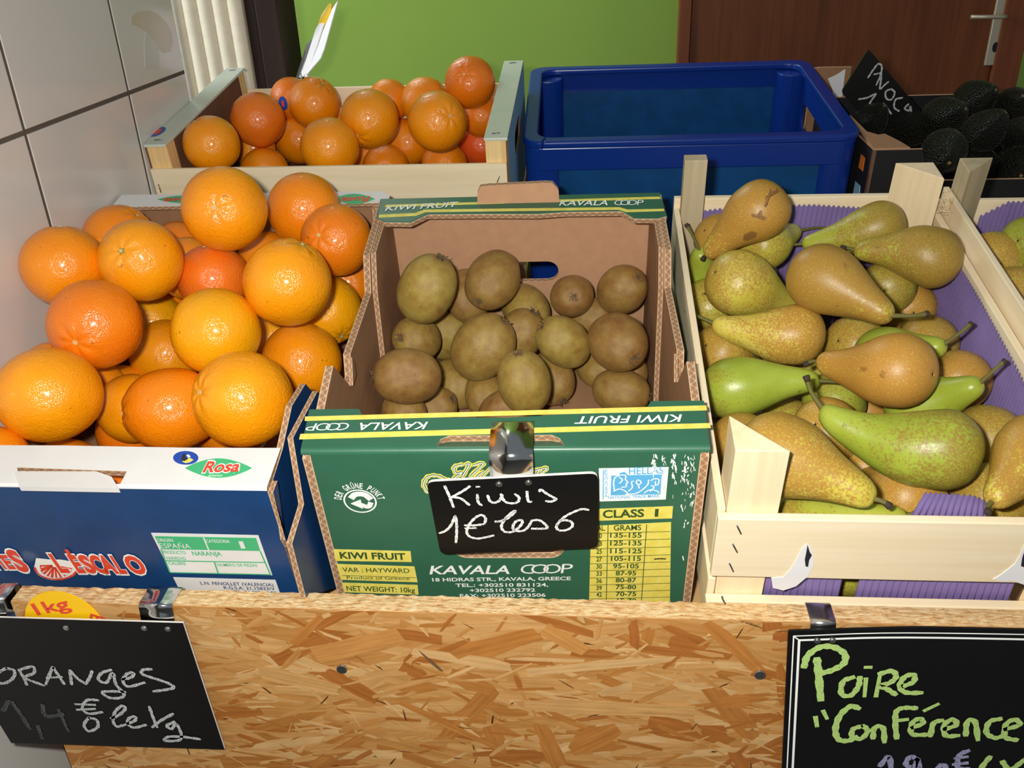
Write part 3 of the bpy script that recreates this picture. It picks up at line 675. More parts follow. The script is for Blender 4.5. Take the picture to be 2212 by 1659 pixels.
# ================================================================== kiwi carton
def keyhole(outer, inner):
    ar = lambda P: sum(P[i][0] * P[(i + 1) % len(P)][1] - P[(i + 1) % len(P)][0] * P[i][1] for i in range(len(P)))
    if ar(outer) < 0: outer = outer[::-1]
    if ar(inner) > 0: inner = inner[::-1]
    bi, bj = min(((i, j) for i in range(len(outer)) for j in range(len(inner))), key=lambda t: math.dist(outer[t[0]], inner[t[1]]))
    return outer[:bi + 1] + inner[bj:] + inner[:bj + 1] + outer[bi:]
def rrect(x0, x1, y0, y1, r, n=5):
    P = []
    for cx, cy, a in ((x1 - r, y1 - r, 0), (x0 + r, y1 - r, 90), (x0 + r, y0 + r, 180), (x1 - r, y0 + r, 270)):
        for i in range(n + 1):
            t = math.radians(a + 90 * i / n); P.append((cx + r * math.cos(t), cy + r * math.sin(t)))
    return P
CARD = [T['kraft'], T['kiwi_green'], T['flute'], T['kraft_pink']]
KX = .300; KL = .395; KH = -.1978
kb = empty('kiwi_carton', FK, 'green printed cardboard carton of kiwis in the middle of the counter', 'carton')
pXZ = lambda y: (lambda a, b, h: (a, y - h, b))
pf_ = pXZ(0.0)
fp = MB().plate(keyhole([(.0068, KH), (KX - .0068, KH), (KX - .0068, -.004), (.0068, -.004)], rrect(.104, .194, -.121, -.080, .012)), -.0062, 0, pf_, 0, 1, 2).build('front_panel', CARD, kb)
lp = [(0, .004), (.101, .004), (.103, .0115), (.109, .0155), (.186, .0155), (.192, .0115), (.195, .004), (KX, .004), (.302, .053), (.262, .053), (.258, .046), (.21, .040), (.153, .035), (.082, .0365), (.040, .0395), (.036, .047), (-.003, .047)]
fl = MB().plate(lp, -.006, 0, lambda a, b, h: (a, b, h), 0, 1, 2).fold(0, KX, lambda x, b, u: (x, b, u), .004, 1).build('front_flap', CARD, kb)
MB().plate([(.1015, .003), (.1945, .003), (.1915, .0112), (.1855, .0145), (.1095, .0145), (.1035, .0112)], -.004, 0, lambda a, b, h: (a, b, h - .45 * (b - .003)), 0, 1, 2).build('handle_tab', CARD, kb)
side = [(.0004, KH), (KL - .006, KH), (KL - .006, 0), (.281, -.002), (.262, -.034), (.152, -.026), (.144, -.045), (.131, -.045), (.119, -.028), (.098, .003), (.048, -.0065), (.0045, -.0065), (.0004, -.0085)]
wing = [(.384, -.193), (.384, -.003), (.287, -.003), (.268, -.036), (.252, -.12), (.236, -.193)]
for sgn, x0 in ((1, 0), (-1, KX)):
    MB().plate(side, 0, .0066, lambda a, b, h: (x0 + sgn * h, a, b), 1, 0, 2).build('side_panel', CARD, kb)
    MB().plate(wing, .0067, .0116, lambda a, b, h: (x0 + sgn * h, a, b), 0, 0, 2).build('inner_wing', CARD, kb)
    # slot lock: a little curled tongue
    t = MB(); t.plate([(.131, -.045), (.146, -.045), (.149, -.033), (.144, -.024), (.139, -.033)], .0067, .0097, lambda a, b, h: (x0 + sgn * h, a, b), 0, 0, 2); t.build('locking_tongue', [T['kraft'], T['kraft'], T['flute']], kb)
bp = MB().plate(keyhole([(0, KH), (KX, KH), (KX, -.002), (0, -.002)], rrect(.100, .191, -.105, -.079, .0125)), 0, .006, lambda a, b, h: (a, KL - h, b), 1, 3, 2).build('back_panel', CARD, kb)
bl = [(0, KL), (KX, KL), (.302, .343), (.292, .338), (.268, .339), (.256, .355), (.20, .356), (.17, .353), (.117, .3555), (.056, .357), (.040, .3405), (.012, .3425), (.002, .352)]
MB().plate(bl, -.006, 0, lambda a, b, h: (a, b, h), 0, 1, 2).build('back_flap', CARD, kb, bevel=.0014)
MB().plate([(.106, -.004), (.193, -.004), (.192, .012), (.186, .019), (.178, .0195), (.118, .018), (.110, .017), (.107, .011)], 0, .0055, lambda a, b, h: (a, KL - .012 - h + b * .25, b + .0005), 0, 3, 2).build('handle_tab', CARD, kb)
MB().box(.007, KX - .007, .0065, KL - .0065, KH + .0005, KH + .005).build('carton_floor', T['kraft'], kb)
# --- print on the carton
z6 = lambda X, Y: (620 + X / 2.3532, 860 + Y / 2.3532)
def kf(X, Y): q = on(FK, 1, 0, *z6(X, Y)); return (q.x, q.z)
def kt(X, Y): q = on(FK, 2, 0, *z6(X, Y)); return (q.x, q.y)
ftop = lambda a, b, h: (a, b, h)
flat('yellow_stripe', [[kt(92, 95), kt(2130, 38), kt(2135, 62), kt(90, 116)], [kt(68, 183), kt(2150, 128), kt(2154, 152), kt(62, 210)]], ftop, T['yellow_print'], fl)
lettering('lettering', [('KIWI FRUIT', kt(2008, 86), kt(1458, 97), .0080, .012, .25), ('KAVALA', kt(718, 124), kt(372, 129), .0080, .012, .25)] + coop(kt(320, 128), kt(103, 132), .0082, -.004), ftop, T['white_ink'], fl, .0006)
z5k = lambda X, Y: (620 + X / 2.3532, 380 + Y / 2.3532)
def kbk(X, Y): q = on(FK, 2, 0, *z5k(X, Y)); return (q.x, q.y)
bf = [o for o in kb.children if o.name.startswith('back_flap')][0]
flat('yellow_stripe', [[kbk(505, 148), kbk(1893, 106), kbk(1900, 116), kbk(497, 158)], [kbk(470, 198), kbk(650, 190), kbk(700, 172), kbk(1690, 160), kbk(1730, 172), kbk(1915, 168), kbk(1918, 178), kbk(1725, 184), kbk(1685, 172), kbk(705, 184), kbk(655, 203), kbk(466, 212)]], ftop, T['yellow_print'], bf)
lettering('lettering', [('KIWI FRUIT', kbk(497, 180), kbk(872, 158), .0108, .012, .25), ('KAVALA', kbk(1382, 153), kbk(1630, 151), .0108, .012, .25)] + coop(kbk(1664, 151), kbk(1815, 150), .0108, -.004), ftop, T['white_ink'], bf, .0006)
pan = lambda *q: [kf(*p) for p in q]
yp = flat('yellow_panel', [pan((238, 768), (628, 778), (634, 832), (246, 826)), pan((252, 843), (648, 856), (664, 935), (276, 922)), pan((280, 938), (664, 950), (669, 998), (292, 985)),
     pan((1585, 563), (1962, 549), (1957, 610), (1582, 622)), pan((1545, 650), (1952, 630), (1946, 1050), (1535, 1050))], pf_, T['yellow_print'], fp)
B = .03
lettering('green_lettering', [('KIWI FRUIT', kf(272, 812), kf(604, 819), .0078, B), ('VAR : HAYWARD', kf(284, 880), kf(624, 886), .0056, .008), ('Product of Greece', kf(306, 917), kf(624, 922), .0042), ('NET WEIGHT: 10kg', kf(305, 976), kf(652, 986), .0064, .014),
     ('CLASS', kf(1605, 606), kf(1815, 600), .0083, B), ('I', kf(1868, 599), kf(1886, 599), .0083, .02), ('AL.', kf(1580, 672), kf(1618, 670), .0056, .02), ('GRAMS', kf(1660, 670), kf(1800, 668), .0060, .016)] +
    [(t, kf(1600 - 14 * len(t) + (28 - 14 * len(t)) * 0, y), kf(1600, y), .0054, .02) for t, y in (('0', 708), ('3', 748), ('25', 788), ('27', 827), ('30', 864), ('33', 900), ('36', 936), ('39', 972), ('42', 1006), ('46', 1040))] +
    [(t, kf(1722 - w_ * 80, y), kf(1722 + w_ * 80, y), .0056, .02) for t, w_, y in (('135-155', 1, 706), ('125-135', 1, 746), ('115-125', 1, 786), ('105-115', .95, 824), ('95-105', .82, 862), ('87-95', .65, 898), ('80-87', .65, 933), ('75-80', .65, 968), ('70-75', .65, 1003), ('65-70', .65, 1037))], pf_, T['green_ink'], fp, .0006)
tl = []
for y in (682, 720, 760, 800, 836, 872, 908, 944, 980, 1014): tl.append([kf(1540, y + 4), kf(1948, y - 6)])
for xa, xb in ((1632, 1622), (1828, 1800)): tl.append([kf(xa, 640), kf(xb, 1048)])
tl.append([kf(280, 898), kf(655, 910)])
strokes('table_lines', tl, .0006, pf_, T['green_ink'], fp, .0005, False, False, True)
strokes('pen_mark', [[kf(1868, 815), kf(1895, 813), kf(1924, 814)]], .0014, pf_, T['dark_ink'], fp, .0007)
lettering('white_lettering', [('KAVALA', kf(724, 892), kf(1132, 890), .0104, .018, .22), *coop(kf(1190, 890), kf(1455, 886), .0116, -.002), ('18 HIDRAS STR., KAVALA, GREECE', kf(740, 929), kf(1443, 922), .0043, .02),
    ('TEL.: +302510 831124,', kf(858, 957), kf(1328, 954), .0043, .02), ('+302510 232792', kf(930, 983), kf(1262, 980), .0043, .02), ('FAX: +302510 223506', kf(880, 1010), kf(1315, 1006), .0043, .02), ('E-mail: egs-kav@mail.otenet.gr', kf(778, 1035), kf(1425, 1030), .0040, .02)], pf_, T['white_ink'], fp, .0006)
# recycling emblem
c = kf(372, 522); ex = abs(kf(452, 522)[0] - c[0]); ey = ex
strokes('recycling_emblem', [ring(c[0], c[1], ex, ey, 40) + [(c[0] + ex, c[1])],
    ([(c[0] - .55 * ex, c[1] + .25 * ey), (c[0] - .2 * ex, c[1] + .62 * ey), (c[0] + .35 * ex, c[1] + .6 * ey), (c[0] + .72 * ex, c[1] + .15 * ey)], .42 * ex),
    ([(c[0] + .68 * ex, c[1] - .1 * ey), (c[0] + .45 * ex, c[1] - .5 * ey), (c[0], c[1] - .3 * ey)], .34 * ex)], .0013, pf_, T['white_ink'], fp, .0005, True, False)
flat('recycling_arrowhead', [[(c[0] - .62 * ex, c[1] - .22 * ey), (c[0] + .05 * ex, c[1] + .12 * ey), (c[0] + .08 * ex, c[1] - .68 * ey)]], pf_, T['white_ink'], fp, .0006)
word = 'DER GRÜNE PUNKT'; its = []; R_ = ex * 1.17
for i, ch in enumerate(word):
    if ch == ' ': continue
    t = math.radians(168 - 156 * i / (len(word) - 1)); t2 = t - .085; t1 = t + .085
    its.append((ch, (c[0] + R_ * math.cos(t1), c[1] + R_ * math.sin(t1)), (c[0] + R_ * math.cos(t2), c[1] + R_ * math.sin(t2)), .0056, .02))
lettering('recycling_lettering', its, pf_, T['white_ink'], fp, .0006)
# blue and white trade mark
flat('trade_mark_ground', [pan((1585, 357), (1940, 350), (1925, 514), (1588, 524))], pf_, T['white_ink'], fp, .0003)
flat('trade_mark_panel', [pan((1648, 392), (1905, 386), (1898, 486), (1645, 492)), pan((1690, 380), (1715, 372), (1735, 392), (1690, 394)), pan((1606, 362), (1611, 362), (1609, 512), (1604, 512))], pf_, T['sky_ink'], fp, .0005)
lettering('trade_mark_lettering', [('HELLAS', kf(1738, 386), kf(1912, 380), .0072, .01)] + [(ch, kf(1614, 385 + 28 * i), kf(1630, 385 + 28 * i), .0048, .01) for i, ch in enumerate('ΕΛΛΑΣ')] + [('NATIONAL TRADE MARK', kf(1632, 510), kf(1895, 501), .0032, .01)], pf_, T['sky_ink'], fp, .0006)
sk = lambda *q: [kf(*p) for p in q]
strokes('trade_mark_figure', [sk((1665, 470), (1660, 430), (1668, 400), (1700, 388), (1722, 392), (1720, 410), (1732, 425), (1724, 432), (1724, 446), (1700, 450)), sk((1660, 470), (1690, 458), (1720, 470), (1735, 488)), sk((1690, 400), (1705, 412), (1690, 430)),
    sk((1735, 470), (1755, 450), (1750, 425), (1760, 418)), sk((1720, 486), (1780, 478), (1830, 440), (1838, 412)), sk((1786, 440), (1800, 425), (1785, 412), (1775, 425), (1786, 440), (1790, 455)), sk((1845, 470), (1865, 450), (1850, 440)), sk((1850, 415), (1870, 405), (1890, 412), (1885, 435), (1868, 440)), sk((1815, 478), (1845, 462), (1880, 468), (1890, 478))], .0010, pf_, T['white_ink'], fp, .0007)
# script emblem half hidden by the price board
zS = lambda X, Y: (900 + X / 5.2667, 1000 + Y / 5.2667)
def ks(X, Y): q = on(FK, 1, 0, *zS(X, Y)); return (q.x, q.z)
sw = [[(130, 330), (80, 240), (130, 150), (240, 140), (330, 180), (400, 190)], [(520, 10), (430, 40), (450, 110), (520, 100), (420, 170)], [(560, 10), (600, 10), (520, 150)], [(640, 20), (760, 0), (610, 150)], [(760, 90), (680, 160), (760, 170)], [(830, 60), (750, 150)], [(1340, 80), (1480, 50), (1400, 120)], [(1400, 60), (1370, 130), (1440, 130)]]
strokes('script_emblem', [[ks(*p) for p in s] for s in sw], .0042, pf_, T['yellow_print'], fp, .0004, True, True, True)
strokes('script_emblem_line', [[ks(*p) for p in s] for s in sw], .0019, pf_, T['kiwi_green'], fp, .0006, True, True, True)
strokes('script_emblem_core', [[ks(*p) for p in s] for s in sw], .0008, pf_, T['white_ink'], fp, .0009, True, True, True)
# scuffed print at the right of the front
sc = []
for i in range(150):
    x = random.choice([1865, 1915, 1965, 2015, 2060, 2030]) + random.uniform(-12, 12); y = 280 + abs(random.gauss(0, 1)) * (70 if x < 2000 else 170)
    if y < 900: sc.append(([kf(x, y), kf(x + random.uniform(-6, 6), y + random.uniform(4, 22))], random.uniform(.0004, .0013)))
tag(strokes('scuff_marks', sc, .001, pf_, T['white_ink'], fp, .0004, False), kind='stuff')

# ================================================================== orange carton (navy and white)
oc = empty('orange_carton', FS, 'navy and white cardboard carton of oranges against the tiled wall', 'carton')
OC = [T['kraft'], T['blue_carton'], T['flute'], T['white_carton']]
ox0, ox1, oyf, oyb, oz, ob = XW + .004, -.0235, -.0215, .447, -.018, -.199
z4 = lambda X, Y: (X / 3.0722, 880 + Y / 3.0722)
def of(X, Y): q = on(FS, 1, oyf, *z4(X, Y)); return (q.x, q.z)
def ot(X, Y): q = on(FS, 2, oz, *z4(X, Y)); return (q.x, q.y)
pof = lambda a, b, h: (a, oyf - h, b); pot = lambda a, b, h: (a, b, oz + h)
ofp = MB().plate([(ox0, ob), (ox1, ob), (ox1, oz - .0025), (ox0, oz - .0025)], -.005, 0, pof, 0, 1, 2).build('front_panel', OC, oc)
olp = MB().plate(keyhole([(ox0, oyf + .0025), (ox1, oyf + .0025), (ox1 - .001, .022), (-.10, .0212), (-.2, .0222), (ox0, .021)], [ot(112, 398), ot(842, 424), ot(798, 508), ot(140, 500)]), -.005, 0, pot, 0, 3, 2).fold(ox0, ox1, lambda x, b, u: (x, oyf + b, oz + u), .0025, 3).build('front_flap', OC, oc)
# torn hand-hole tongue, folded out over the front
tg = MB(); P0, P1, P2, P3, P4 = ot(96, 428), ot(640, 428), ot(745, 470), ot(796, 556), ot(136, 544)
tg.plate([P4, P3, P2, P1, P0], -.0015, .003, lambda a, b, h: (a, b, oz + h - .16 * max(0, b - oyf)), 0, 3, 3); tg.build('handle_tongue', OC, oc)
MB().plate([(oyf + .005, ob), (oyb, ob), (oyb, oz - .004), (.415, -.022), (.395, -.105), (.125, -.105), (.106, -.030), (.098, -.016), (.060, -.008), (.022, -.020), (oyf + .005, oz - .006)], 0, .005, lambda a, b, h: (ox1 - h, a, b), 1, 0, 2).build('side_panel', OC, oc)
MB().plate([(oyf + .005, ob), (oyb, ob), (oyb, oz - .004), (.415, -.022), (.395, -.105), (.105, -.105), (.085, -.022), (oyf + .005, oz - .006)], 0, .005, lambda a, b, h: (ox0 + h, a, b), 1, 0, 2).build('side_panel', OC, oc)
def osd(px, py, x=-.012): q = on(FS, 0, x, px, py); return (q.y, q.z)
wg = [osd(676, 845), osd(622, 946), osd(646, 1089), osd(620, 1174), osd(650, 1290), (.03, ob + .004), (.118, ob + .004), (.118, -.10)]
MB().plate(wg, 0, .0045, lambda a, b, h: (-.0125 + h, a, b), 1, 1, 2).build('side_wing', OC, oc)
tb = [(oyf, oz - .002), osd(578, 1058, ox1), osd(616, 1166, ox1), osd(598, 1170, ox1), (oyf, osd(598, 1170, ox1)[1] - .002)]
MB().plate([(oyf, oz - .004), (oyf + .012, oz - .004), osd(616, 1166, ox1 + .004), (oyf, osd(616, 1166, ox1)[1] - .004)], 0, .004, lambda a, b, h: (ox1 + .0002 + h, a, b), 1, 1, 2).build('corner_tab', OC, oc)
MB().plate([(ox0, ob), (ox1, ob), (ox1, oz - .005), (ox0, oz - .005)], 0, .005, lambda a, b, h: (a, oyb - .005 + h, b), 0, 1, 2).build('back_panel', OC, oc)
obf = MB().plate([(ox0, .417), (ox1 + .012, .419), (ox1 + .012, .436), (ox1, oyb), (ox0, oyb)], -.004, 0, pot, 0, 3, 2).build('back_flap', OC, oc)
MB().box(ox0 + .005, ox1 - .005, oyf + .005, oyb - .005, ob + .0004, ob + .005).build('carton_floor', T['kraft'], oc)
# print: leaf, badge, brand word, label
leafp = lambda f, cx, cy, w_, h_: [f(cx + w_ * t, cy - h_ * math.sin(math.pi * (t + 1) / 2) ** .9) for t in [-1 + i / 10 for i in range(21)]] + [f(cx + w_ * t, cy + h_ * math.sin(math.pi * (t + 1) / 2) ** .9) for t in [.9 - i / 10 for i in range(19)]]
flat('leaf_print', [leafp(ot, 1450, 404, 222, 64)], pot, T['leaf_green'], olp)
lettering('leaf_lettering_edge', [('Rosa', ot(1338, 436), ot(1588, 430), .0125, .06, .1)], pot, T['white_ink'], olp, .0005)
lettering('leaf_lettering', [('Rosa', ot(1344, 434), ot(1582, 428), .0112, .028, .1)], pot, T['red_ink'], olp, .0007)
lettering('leaf_small_lettering', [('SPANIA', ot(1382, 464), ot(1476, 462), .0020, 0)], pot, T['white_ink'], olp, .0006)
flat('badge_print', [[ot(1233 + 84 * math.cos(i * .2244), 336 + 45 * math.sin(i * .2244)) for i in range(28)]], pot, T['blue_sticker'], olp)
flat('badge_emblem', [[ot(*q) for q in [(1210, 362), (1235, 345), (1262, 338), (1285, 350), (1262, 366), (1232, 372)]]], pot, T['yellow_print'], olp, .0005)
flat('badge_figure', [[ot(*q) for q in [(1212, 318), (1228, 308), (1232, 335), (1250, 345), (1225, 360), (1205, 350)]]], pot, T['dark_ink'], olp, .0006)
flat('badge_figure_light', [[ot(*q) for q in [(1238, 322), (1250, 315), (1266, 328), (1250, 338)]]], pot, T['white_ink'], olp, .0007)
its = []
for i, ch in enumerate('ITES L\'ESCALO'):
    pass
word = [('I', -40, 0), ('T', 5, 60), ('E', 52, 110), ('S', 118, 205), ('L', 392, 470), ("'", 440, 475), ('E', 512, 575), ('S', 575, 650), ('C', 645, 722), ('A', 705, 795), ('L', 790, 850), ('O', 870, 985)]
base = {'I': 1065, 'T': 1066, 'E': 1070, 'S': 1075}
lo = [(ch, of(xa - 6, (1064 if xb < 120 else 1078 if xb < 210 else 1086 + (xa - 372) * .018) + 4), of(xb + 8, (1064 if xb < 120 else 1078 if xb < 210 else 1086 + (xa - 372) * .018) + 4), (.0170 if xb < 120 else .0255 if ch in "S" and xb < 210 else .0225 if ch == 'L' and xa < 400 else .0215), .085, -.12) for ch, xa, xb in word if ch != "'"]
hi = [(ch, of(xa, (1062 if xb < 120 else 1076 if xb < 210 else 1084 + (xa - 372) * .018)), of(xb, (1062 if xb < 120 else 1076 if xb < 210 else 1084 + (xa - 372) * .018)), (.0158 if xb < 120 else .0240 if ch in "S" and xb < 210 else .0212 if ch == 'L' and xa < 400 else .0200), .05, -.12) for ch, xa, xb in word if ch != "'"]
lettering('brand_lettering_edge', lo, pof, T['white_ink'], ofp, .0008); lettering('brand_lettering', hi, pof, T['red_ink'], ofp, .0011)
strokes('brand_apostrophe', [[of(446, 940), of(474, 985)]], .0042, pof, T['red_ink'], ofp, .0012)
cx, cy, ra, rb = 375, 1062, 148, 84
flat('slice_print_edge', [[of(cx + ra * math.cos(t * .2), cy + rb * math.sin(t * .2)) for t in range(-2, 18)] + [of(240, 1000), of(330, 1010), of(400, 1010)]], pof, T['white_ink'], ofp, .0002)
strokes('slice_print', [[of(cx + ra * .95 * math.cos(t), cy + rb * .93 * math.sin(t)) for t in [-.25 + .2 * i for i in range(18)]]] + [[of(cx - 10 + 20 * math.cos(t), cy - 15 + 14 * math.sin(t)), of(cx + 105 * math.cos(t + .12), cy + 68 * math.sin(t + .12)), of(cx + 105 * math.cos(t - .2), cy + 68 * math.sin(t - .2)), of(cx - 10 + 20 * math.cos(t), cy - 15 + 14 * math.sin(t))] for t in (.3, .85, 1.45, 2.05, 2.7, 3.2)], .0020, pof, T['red_ink'], ofp, .00028, False)
op = lambda *q: [of(*p) for p in q]
flat('label_ground', [op((1003, 832), (1715, 848), (1808, 1112), (1135, 1096)), op((1150, 1127), (1828, 1145), (1862, 1240), (1195, 1215))], pof, T['white_carton'], ofp, .0003)
flat('label_green', [op((1028, 852), (1700, 864), (1728, 950), (1070, 938))], pof, T['leaf_green'], ofp, .0005)
strokes('label_lines', [[of(1352, 858), of(1388, 944)]], .0012, pof, T['white_carton'], ofp, .0007, False, False)
strokes('label_lines_green', [op((1070, 940), (1130, 1092)), op((1098, 1014), (1756, 1026)), op((1130, 1092), (1796, 1106)), op((1728, 950), (1796, 1106)), op((1424, 1022), (1450, 1098))], .0012, pof, T['leaf_green'], ofp, .0006, False, False)
lettering('label_white_lettering', [('ORIGEN', of(1050, 886), of(1155, 887), .0036, .01), ('ESPAÑA', of(1068, 928), of(1272, 932), .0056, 0), ('CATEGORIA', of(1372, 892), of(1530, 894), .0036, .01), ('I', of(1602, 930), of(1632, 930), .0078, .03)], pof, T['white_carton'], ofp, .0008)
lettering('label_green_lettering', [('PRODUCTO', of(1088, 966), of(1238, 970), .0036, .01), ('NARANJA', of(1282, 978), of(1476, 982), .0050, .015), ('VARIEDAD', of(1108, 1006), of(1240, 1008), .0036, .01), ('CALIBRE', of(1125, 1040), of(1238, 1042), .0036, .01), ('NUMERO DE PIEZAS', of(1448, 1050), of(1712, 1054), .0036, .01)], pof, T['leaf_green'], ofp, .0007)
lettering('address_lettering', [('L.N. FENOLLET (VALENCIA)', of(1335, 1172), of(1818, 1184), .0038, .012), ('R.G.S.A. 21.15833/V', of(1490, 1202), of(1828, 1210), .0038, .012), ('TEL. 96 222 80 03', of(1545, 1230), of(1838, 1237), .0038, .012)], pof, T['navy_ink'], ofp, .0006)
def obk(px, py): q = on(FS, 2, oz, px, py); return (q.x, q.y)
flat('leaf_print', [leafp(obk, 395, 431, 55, 8), leafp(obk, 765, 430, 45, 11)], pot, T['leaf_green'], obf)
lettering('leaf_lettering', [('Rosa', obk(800, 425), obk(738, 428), .012, .03, .1), ('Rosa', obk(440, 426), obk(355, 430), .010, .03, .1)], pot, T['red_ink'], obf, .0006)

# ================================================================== pear crate
def wavy(name, P, parent, material, wl=.0052, amp=.0010, jag=.0012):
    """corrugated paper: P is a list of (top, bottom) points along the sheet; ridges run from top to bottom"""
    tops = [Vector(p[0]) for p in P]; bots = [Vector(p[1]) for p in P]
    L = [0]
    for i in range(1, len(P)): L.append(L[-1] + ((tops[i] - tops[i - 1]).length + (bots[i] - bots[i - 1]).length) / 2)
    n = max(8, int(L[-1] / (wl / 6))); mb = MB(); T_ = []; B_ = []
    for k in range(n + 1):
        s = L[-1] * k / n; i = 0
        while i < len(L) - 2 and L[i + 1] < s: i += 1
        f = (s - L[i]) / max(1e-9, L[i + 1] - L[i]); t = tops[i].lerp(tops[i + 1], f); b = bots[i].lerp(bots[i + 1], f)
        nr = (tops[i + 1] - tops[i]).cross(bots[i] - tops[i])
        nr = nr.normalized() if nr.length > 1e-9 else Vector((0, 1, 0))
        o = nr * amp * math.sin(2 * math.pi * s / wl); j = (t - b).normalized() * jag * (1 if math.sin(2 * math.pi * s / wl) > 0 else 0)
        T_.append(t + o + j); B_.append(b + o)
    a = mb.add(T_); b = mb.add(B_)
    for k in range(n): mb.face((a + k, a + k + 1, b + k + 1, b + k), 0, None, True)
    o = mb.build(name, material, parent); m = o.modifiers.new('thickness', 'SOLIDIFY'); m.thickness = .0006; return o
pc = empty('pear_crate', FS, 'pale wooden slatted crate of pears lined with purple paper', 'crate')
px0, px1, py0, py1 = .3035, .578, -.033, .425
def slat(e, x0, x1, y0, y1, z0, z1, m, name='slat'): return MB().box(x0, x1, y0, y1, z0, z1).build(name, m, e, bevel=.0009)
fbd = slat(pc, px0, px1, py0, py0 + .007, -.093, -.030, T['wood_x'], 'front_board')
slat(pc, px0 - .001, px1, py0 - .001, py0 + .007, -.160, -.1215, T['wood_x'], 'front_slat')
slat(pc, px0, px1, py1 - .007, py1, -.088, -.017, T['wood_x'], 'back_board'); slat(pc, px0, px1, py1 - .007, py1, -.156, -.105, T['wood_x'], 'back_slat')
for z0, z1 in ((-.090, -.028), (-.156, -.105)):
    slat(pc, px0, px0 + .006, py0 + .008, py1 - .008, z0, z1, T['wood_y'], 'side_board')
    slat(pc, px1 - .007, px1, py0 + .008, py1 - .008, z0, z1, T['wood_y'], 'side_board')
def post(e, cx, cy, sx, sy, w_, zt, m, tilt=0, name='corner_post'):
    mb = MB(); P = [(cx, cy), (cx + sx * w_, cy), (cx, cy + sy * w_)]
    mb.plate(P, -.199, zt, lambda a, b, h: (a + (tilt * max(0, h)), b, h)); return mb.build(name, m, e, bevel=.0009)
post(pc, px0 + .0065, py0 + .0075, 1, 1, .036, .029, T['wood_z'])
MB().box(px0 + .0065, px0 + .030, py1 - .022, py1 - .0075, -.199, .034).build('corner_post', T['wood_grey'], pc, bevel=.001)
post(pc, px1 - .0135, py1 - .0075, -1, -1, .038, .021, T['wood_z'])
post(pc, px1 - .0075, py0 + .0075, -1, 1, .036, .029, T['wood_z'])
for i in range(6): slat(pc, px0 + .008, px1 - .008, py0 + .012 + i * .072, py0 + .012 + i * .072 + .062, -.1995, -.1955, T['wood_x'], 'floor_slat')
# frayed wood fibres on the back right post
mb = MB()
for i in range(16):
    p = Vector((px1 - .010 + random.uniform(-.003, .003), py1 - .045, -.004 + random.uniform(-.016, .012))); d = Vector((random.uniform(.2, 1), -random.uniform(.2, .8), random.uniform(-.6, 1))).normalized()
    mb.tube([p, p + d * .005, p + d * .009 + Vector((0, 0, random.uniform(-.005, .004))), p + d * .011 + Vector((random.uniform(-.003, .003), 0, random.uniform(-.008, .005)))], [.0004, .0004, .0003, .0001], 5)
mb.build('wood_fibres', T['wood_z'], pc)
z8 = lambda X, Y: (1480 + X / 3.0219, 860 + Y / 3.0219)
def pfr(X, Y, y=py0): q = on(FS, 1, y, *z8(X, Y)); return q
ppf = lambda a, b, h: (a, py0 - h, b)
for a, b in (((340, 835), (365, 887)), ((312, 955), (340, 1007)), ((290, 1080), (315, 1133)), ((242, 1308), (266, 1352))):
    yy = py0 - (.0035 if a[1] > 1200 else .0005); p, q = pfr(*a, yy), pfr(*b, yy); MB().tube([p + Vector((0, .002, 0)), p, q, q + Vector((0, .002, 0))], .0006, 6).build('staple', T['staple'], pc)
xz = lambda q: (q.x, q.z)
tp = flat('torn_label', [[xz(pfr(*q)) for q in [(798, 948), (762, 978), (722, 1058), (690, 1110), (640, 1165), (562, 1170), (572, 1235), (640, 1252), (722, 1225), (800, 1160), (836, 1090), (838, 1040), (822, 980)]], [xz(pfr(*q)) for q in [(2215, 950), (2182, 1030), (2150, 1080), (2060, 1150), (2008, 1180), (2080, 1195), (2140, 1190), (2215, 1216)]]], ppf, T['paper'], pc, .0006)
flat('tear', [[xz(pfr(*q)) for q in [(798, 953), (790, 1000), (780, 1050), (785, 1092), (801, 1096), (808, 1052), (826, 1020), (812, 1000)]], [xz(pfr(*q)) for q in [(2215, 985), (2198, 1040), (2190, 1090), (2215, 1100)]]], ppf, T['dark'], tp, .0009)
# purple corrugated paper lining
z7 = lambda X, Y: (1430 + X / 2.8286, 330 + Y / 2.8286)
yl = py1 - .0105
P = [((q := on(FS, 1, yl, *p)), Vector((q.x, yl, -.19))) for p in [(1462, 492), (1490, 470), (1525, 456), (1575, 450), (1650, 446), (1760, 444), (1860, 450), (1930, 462), (1990, 480)]]
wavy('paper_liner', P, pc, T['purple'])
xl = px1 - .0105
P = []
for p in [(2030, 520), (2055, 556), (2084, 597), (2110, 640), (2137, 690), (2175, 760), (2212, 830), (2290, 975)]:
    q = on(FS, 0, xl, *p)
    if q.y > py0 + .05: P.append((q, Vector((xl, q.y, -.19))))
wavy('paper_liner', P, pc, T['purple'])
yf_ = py0 + .0125
def lin(pa, pb): a = on(FS, 1, yf_, *pa); b = on(FS, 1, yf_, *pb); return a.x, b.x
for xa, xb in ((px0 + .044, on(FS, 1, yf_, 1811, 1265).x), (on(FS, 1, yf_, 1852, 1265).x, px1 - .05)):
    wavy('paper_liner', [(Vector((xa, yf_, -.088)), Vector((xa, yf_, -.17))), (Vector((xb, yf_, -.088)), Vector((xb + .004, yf_, -.17)))], pc, T['purple'])
fa = [pfr(1560, 622, -.012), pfr(1700, 628, -.012), pfr(1870, 640, -.012), pfr(1962, 672, -.012)]
fb = [pfr(1455, 800, -.0235), pfr(1640, 800, -.0235), pfr(1830, 800, -.0235), pfr(1965, 800, -.0235)]
wavy('liner_flap', list(zip(fa, fb)), pc, T['purple'], .0042, .0008)

